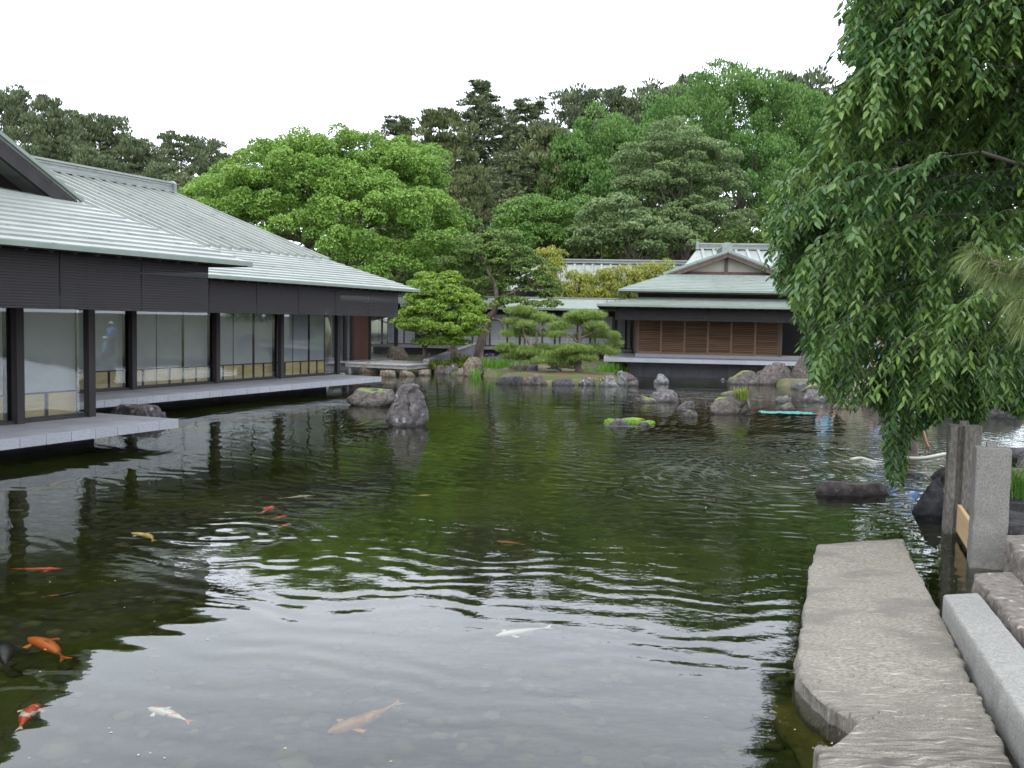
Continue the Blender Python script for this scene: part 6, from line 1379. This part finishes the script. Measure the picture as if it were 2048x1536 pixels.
koi('small orange koi below the red and white one', 572, 1046, 540, 1056, -0.12, .03, (OR, RD), 13)
koi('faint red-spotted koi in the ripples left of centre', 580, 1066, 552, 1076, -0.14, .03, (WH, RD), 14)
koi('pale koi right of the slim yellow one', 862, 1004, 815, 1007, -0.12, .03, ((.62, .55, .35), OR), 15, .7)
koi('small orange koi near the moss islet', 1292, 829, 1284, 832, -0.14, .03, ((.5, .2, .04), YE), 16, .6)
koi('orange koi right of the moss islet', 1338, 864, 1354, 868, -0.14, .03, ((.5, .25, .05), YE), 17, .55)
koi('thin orange koi between the islet and the big boulder', 1392, 849, 1408, 848, -0.14, .03, ((.5, .25, .05), YE), 18, .5)

# ------------------------------------------------------------------ people
def skinmesh(name, nodes, edges_, m, parent, sub=2, root=0):
    me = bpy.data.meshes.new(name); me.from_pydata([n[0] for n in nodes], edges_, []); me.materials.append(m); o = link(name, me, parent)
    md = o.modifiers.new('skin', 'SKIN'); md.use_smooth_shade = True; sv = me.skin_vertices[0].data
    for i, n in enumerate(nodes): sv[i].radius = (n[1], n[1] * (n[2] if len(n) > 2 else 1)); sv[i].use_root = (i == root)
    s2 = o.modifiers.new('subsurf', 'SUBSURF'); s2.levels = sub; s2.render_levels = sub; return o
def person(label, base, rz, J, shirt, pants, hat=True):
    t_ = thing('person', label, 'person', base, rz)
    names = list(J); ix = {k: i for i, k in enumerate(names)}
    R_ = dict(pelvis=.13, waist=.115, chest=.145, neck=.055, head=.085, crown=.075, kL=.06, kR=.06, aL=.042, aR=.042, fL=.045, fR=.045, hL=.095, hR=.095, sL=.065, sR=.065, eL=.043, eR=.043, wL=.030, wR=.030, pL=.035, pR=.035)
    E_ = [('pelvis', 'waist'), ('waist', 'chest'), ('chest', 'neck'), ('neck', 'head'), ('head', 'crown')]
    for s_ in 'LR': E_ += [('pelvis', 'h' + s_), ('h' + s_, 'k' + s_), ('k' + s_, 'a' + s_), ('a' + s_, 'f' + s_), ('chest', 's' + s_), ('s' + s_, 'e' + s_), ('e' + s_, 'w' + s_), ('w' + s_, 'p' + s_)]
    nodes = [(J[k], R_[k]) for k in names]; ed = [(ix[a], ix[b]) for a, b in E_]
    for s_ in 'LR':    # fingers
        p = np.array(J['p' + s_]); d = p - np.array(J['w' + s_]); d = d / np.linalg.norm(d); sd_ = unit(np.cross(d, [.3, .9, .1])[None])[0]
        for q, ln in ((-1.5, .055), (-.5, .07), (.5, .075), (1.5, .065)):
            nodes.append((tuple(p + sd_ * q * .020 + d * .02), .010)); ed.append((ix['p' + s_], len(nodes) - 1)); nodes.append((tuple(p + sd_ * q * .024 + d * (.02 + ln)), .008)); ed.append((len(nodes) - 2, len(nodes) - 1))
        nodes.append((tuple(p + sd_ * .055 - d * .01), .011)); ed.append((ix['p' + s_], len(nodes) - 1))
    skinmesh('body', nodes, ed, M['skin'], t_, root=ix['pelvis'])
    def garment(nm, keys, grow, m):
        kk = [k for k in names if k in keys]; jx = {k: i for i, k in enumerate(kk)}
        skinmesh(nm, [(J[k], R_[k] + grow.get(k, .02)) for k in kk], [(jx[a], jx[b]) for a, b in E_ if a in jx and b in jx], m, t_, root=jx[kk[0]])
    garment('shirt', ('pelvis', 'waist', 'chest', 'sL', 'sR', 'eL', 'eR'), dict(pelvis=.03, waist=.035, chest=.03, eL=.025, eR=.025), shirt)
    garment('trousers', ('pelvis', 'hL', 'hR', 'kL', 'kR', 'aL', 'aR'), dict(kL=.035, kR=.035, aL=.035, aR=.035, pelvis=.022, hL=.025, hR=.025), pants)
    hd = np.array(J['head']); up = unit((np.array(J['crown']) - hd)[None])[0]; fwv = unit(np.array(J.get('_f', (0, -1, 0)), float)[None])[0] if False else np.array([0, -1.0, 0])
    mb = MB(); V_ = IC3 * [.112, .122, .10]; keep = V_[:, 2] > -.01; mbv = np.where(V_[:, 2:3] < -.005, np.column_stack([V_[:, :2] * 1.02, np.full(len(V_), -.005)]), V_)
    link('cap' if hat else 'hair', npmesh('cap', mbv + hd + up * .035, IF3, M['white'] if hat else M['hair'], smooth=True), t_)
    for sx_ in (-.03, .03):
        part('eye', MB().add((IC1 * .010 + hd + np.array([sx_, -.083, .0])).tolist(), IF1.tolist()), M['hair'], t_)
    part('nose', MB().add([tuple(hd + v) for v in ((-.012, -.083, -.03), (.012, -.083, -.03), (0, -.083, .005), (0, -.108, -.025))], [(0, 1, 3), (1, 2, 3), (2, 0, 3)]), M['skin'], t_)
    part('mouth', MB().box(hd[0] - .022, hd[0] + .022, hd[1] - .087, hd[1] - .08, hd[2] - .052, hd[2] - .046), M['waders'], t_)
    return t_
bend = dict(pelvis=(0, 0, 1.02), waist=(-.03, -.14, 1.13), chest=(-.05, -.36, 1.24), neck=(-.06, -.50, 1.25), head=(-.07, -.64, 1.24), crown=(-.075, -.70, 1.29), hL=(-.10, .02, .95), hR=(.10, .02, .95), kL=(-.17, -.07, .52), kR=(.17, -.06, .52), aL=(-.19, .05, .10), aR=(.19, .05, .10),
            fL=(-.21, -.09, .05), fR=(.21, -.09, .05), sL=(-.23, -.38, 1.20), sR=(.15, -.40, 1.20), eL=(-.30, -.48, .92), eR=(.12, -.52, .92), wL=(-.38, -.55, .68), wR=(.02, -.60, .68), pL=(-.41, -.58, .61), pR=(-.01, -.62, .61))
stand = dict(pelvis=(0, 0, .95), waist=(0, 0, 1.12), chest=(0, 0, 1.34), neck=(0, -.01, 1.50), head=(0, -.02, 1.61), crown=(0, -.01, 1.70), hL=(-.10, 0, .88), hR=(.10, 0, .88), kL=(-.12, -.02, .50), kR=(.12, -.02, .50), aL=(-.12, .02, .10), aR=(.12, .02, .10),
             fL=(-.13, -.12, .05), fR=(.13, -.12, .05), sL=(-.19, 0, 1.42), sR=(.19, 0, 1.42), eL=(-.26, -.02, 1.15), eR=(.26, -.02, 1.15), wL=(-.25, -.16, .95), wR=(.25, -.16, .95), pL=(-.24, -.22, .90), pR=(.24, -.22, .90))
P = atz(1806, 912); person('person in light blue shirt and brown waders bending in the pond behind hanging leaves', (P[0], P[1], -.48), 2.75, bend, M['shirt'], M['waders'])
P = aty(1650, 760, 30.5); person('person in pale cyan shirt standing behind the left fringe of the weeping tree', (P[0], 30.5, -.48), .2, stand, M['cyancloth'], M['waders'])
P = aty(1762, 760, 31.5); person('person in light blue shirt standing on the far right shore, glimpsed through leaves', (P[0] + .0, 31.5, .15), -.2, stand, M['shirt'], M['waders'])
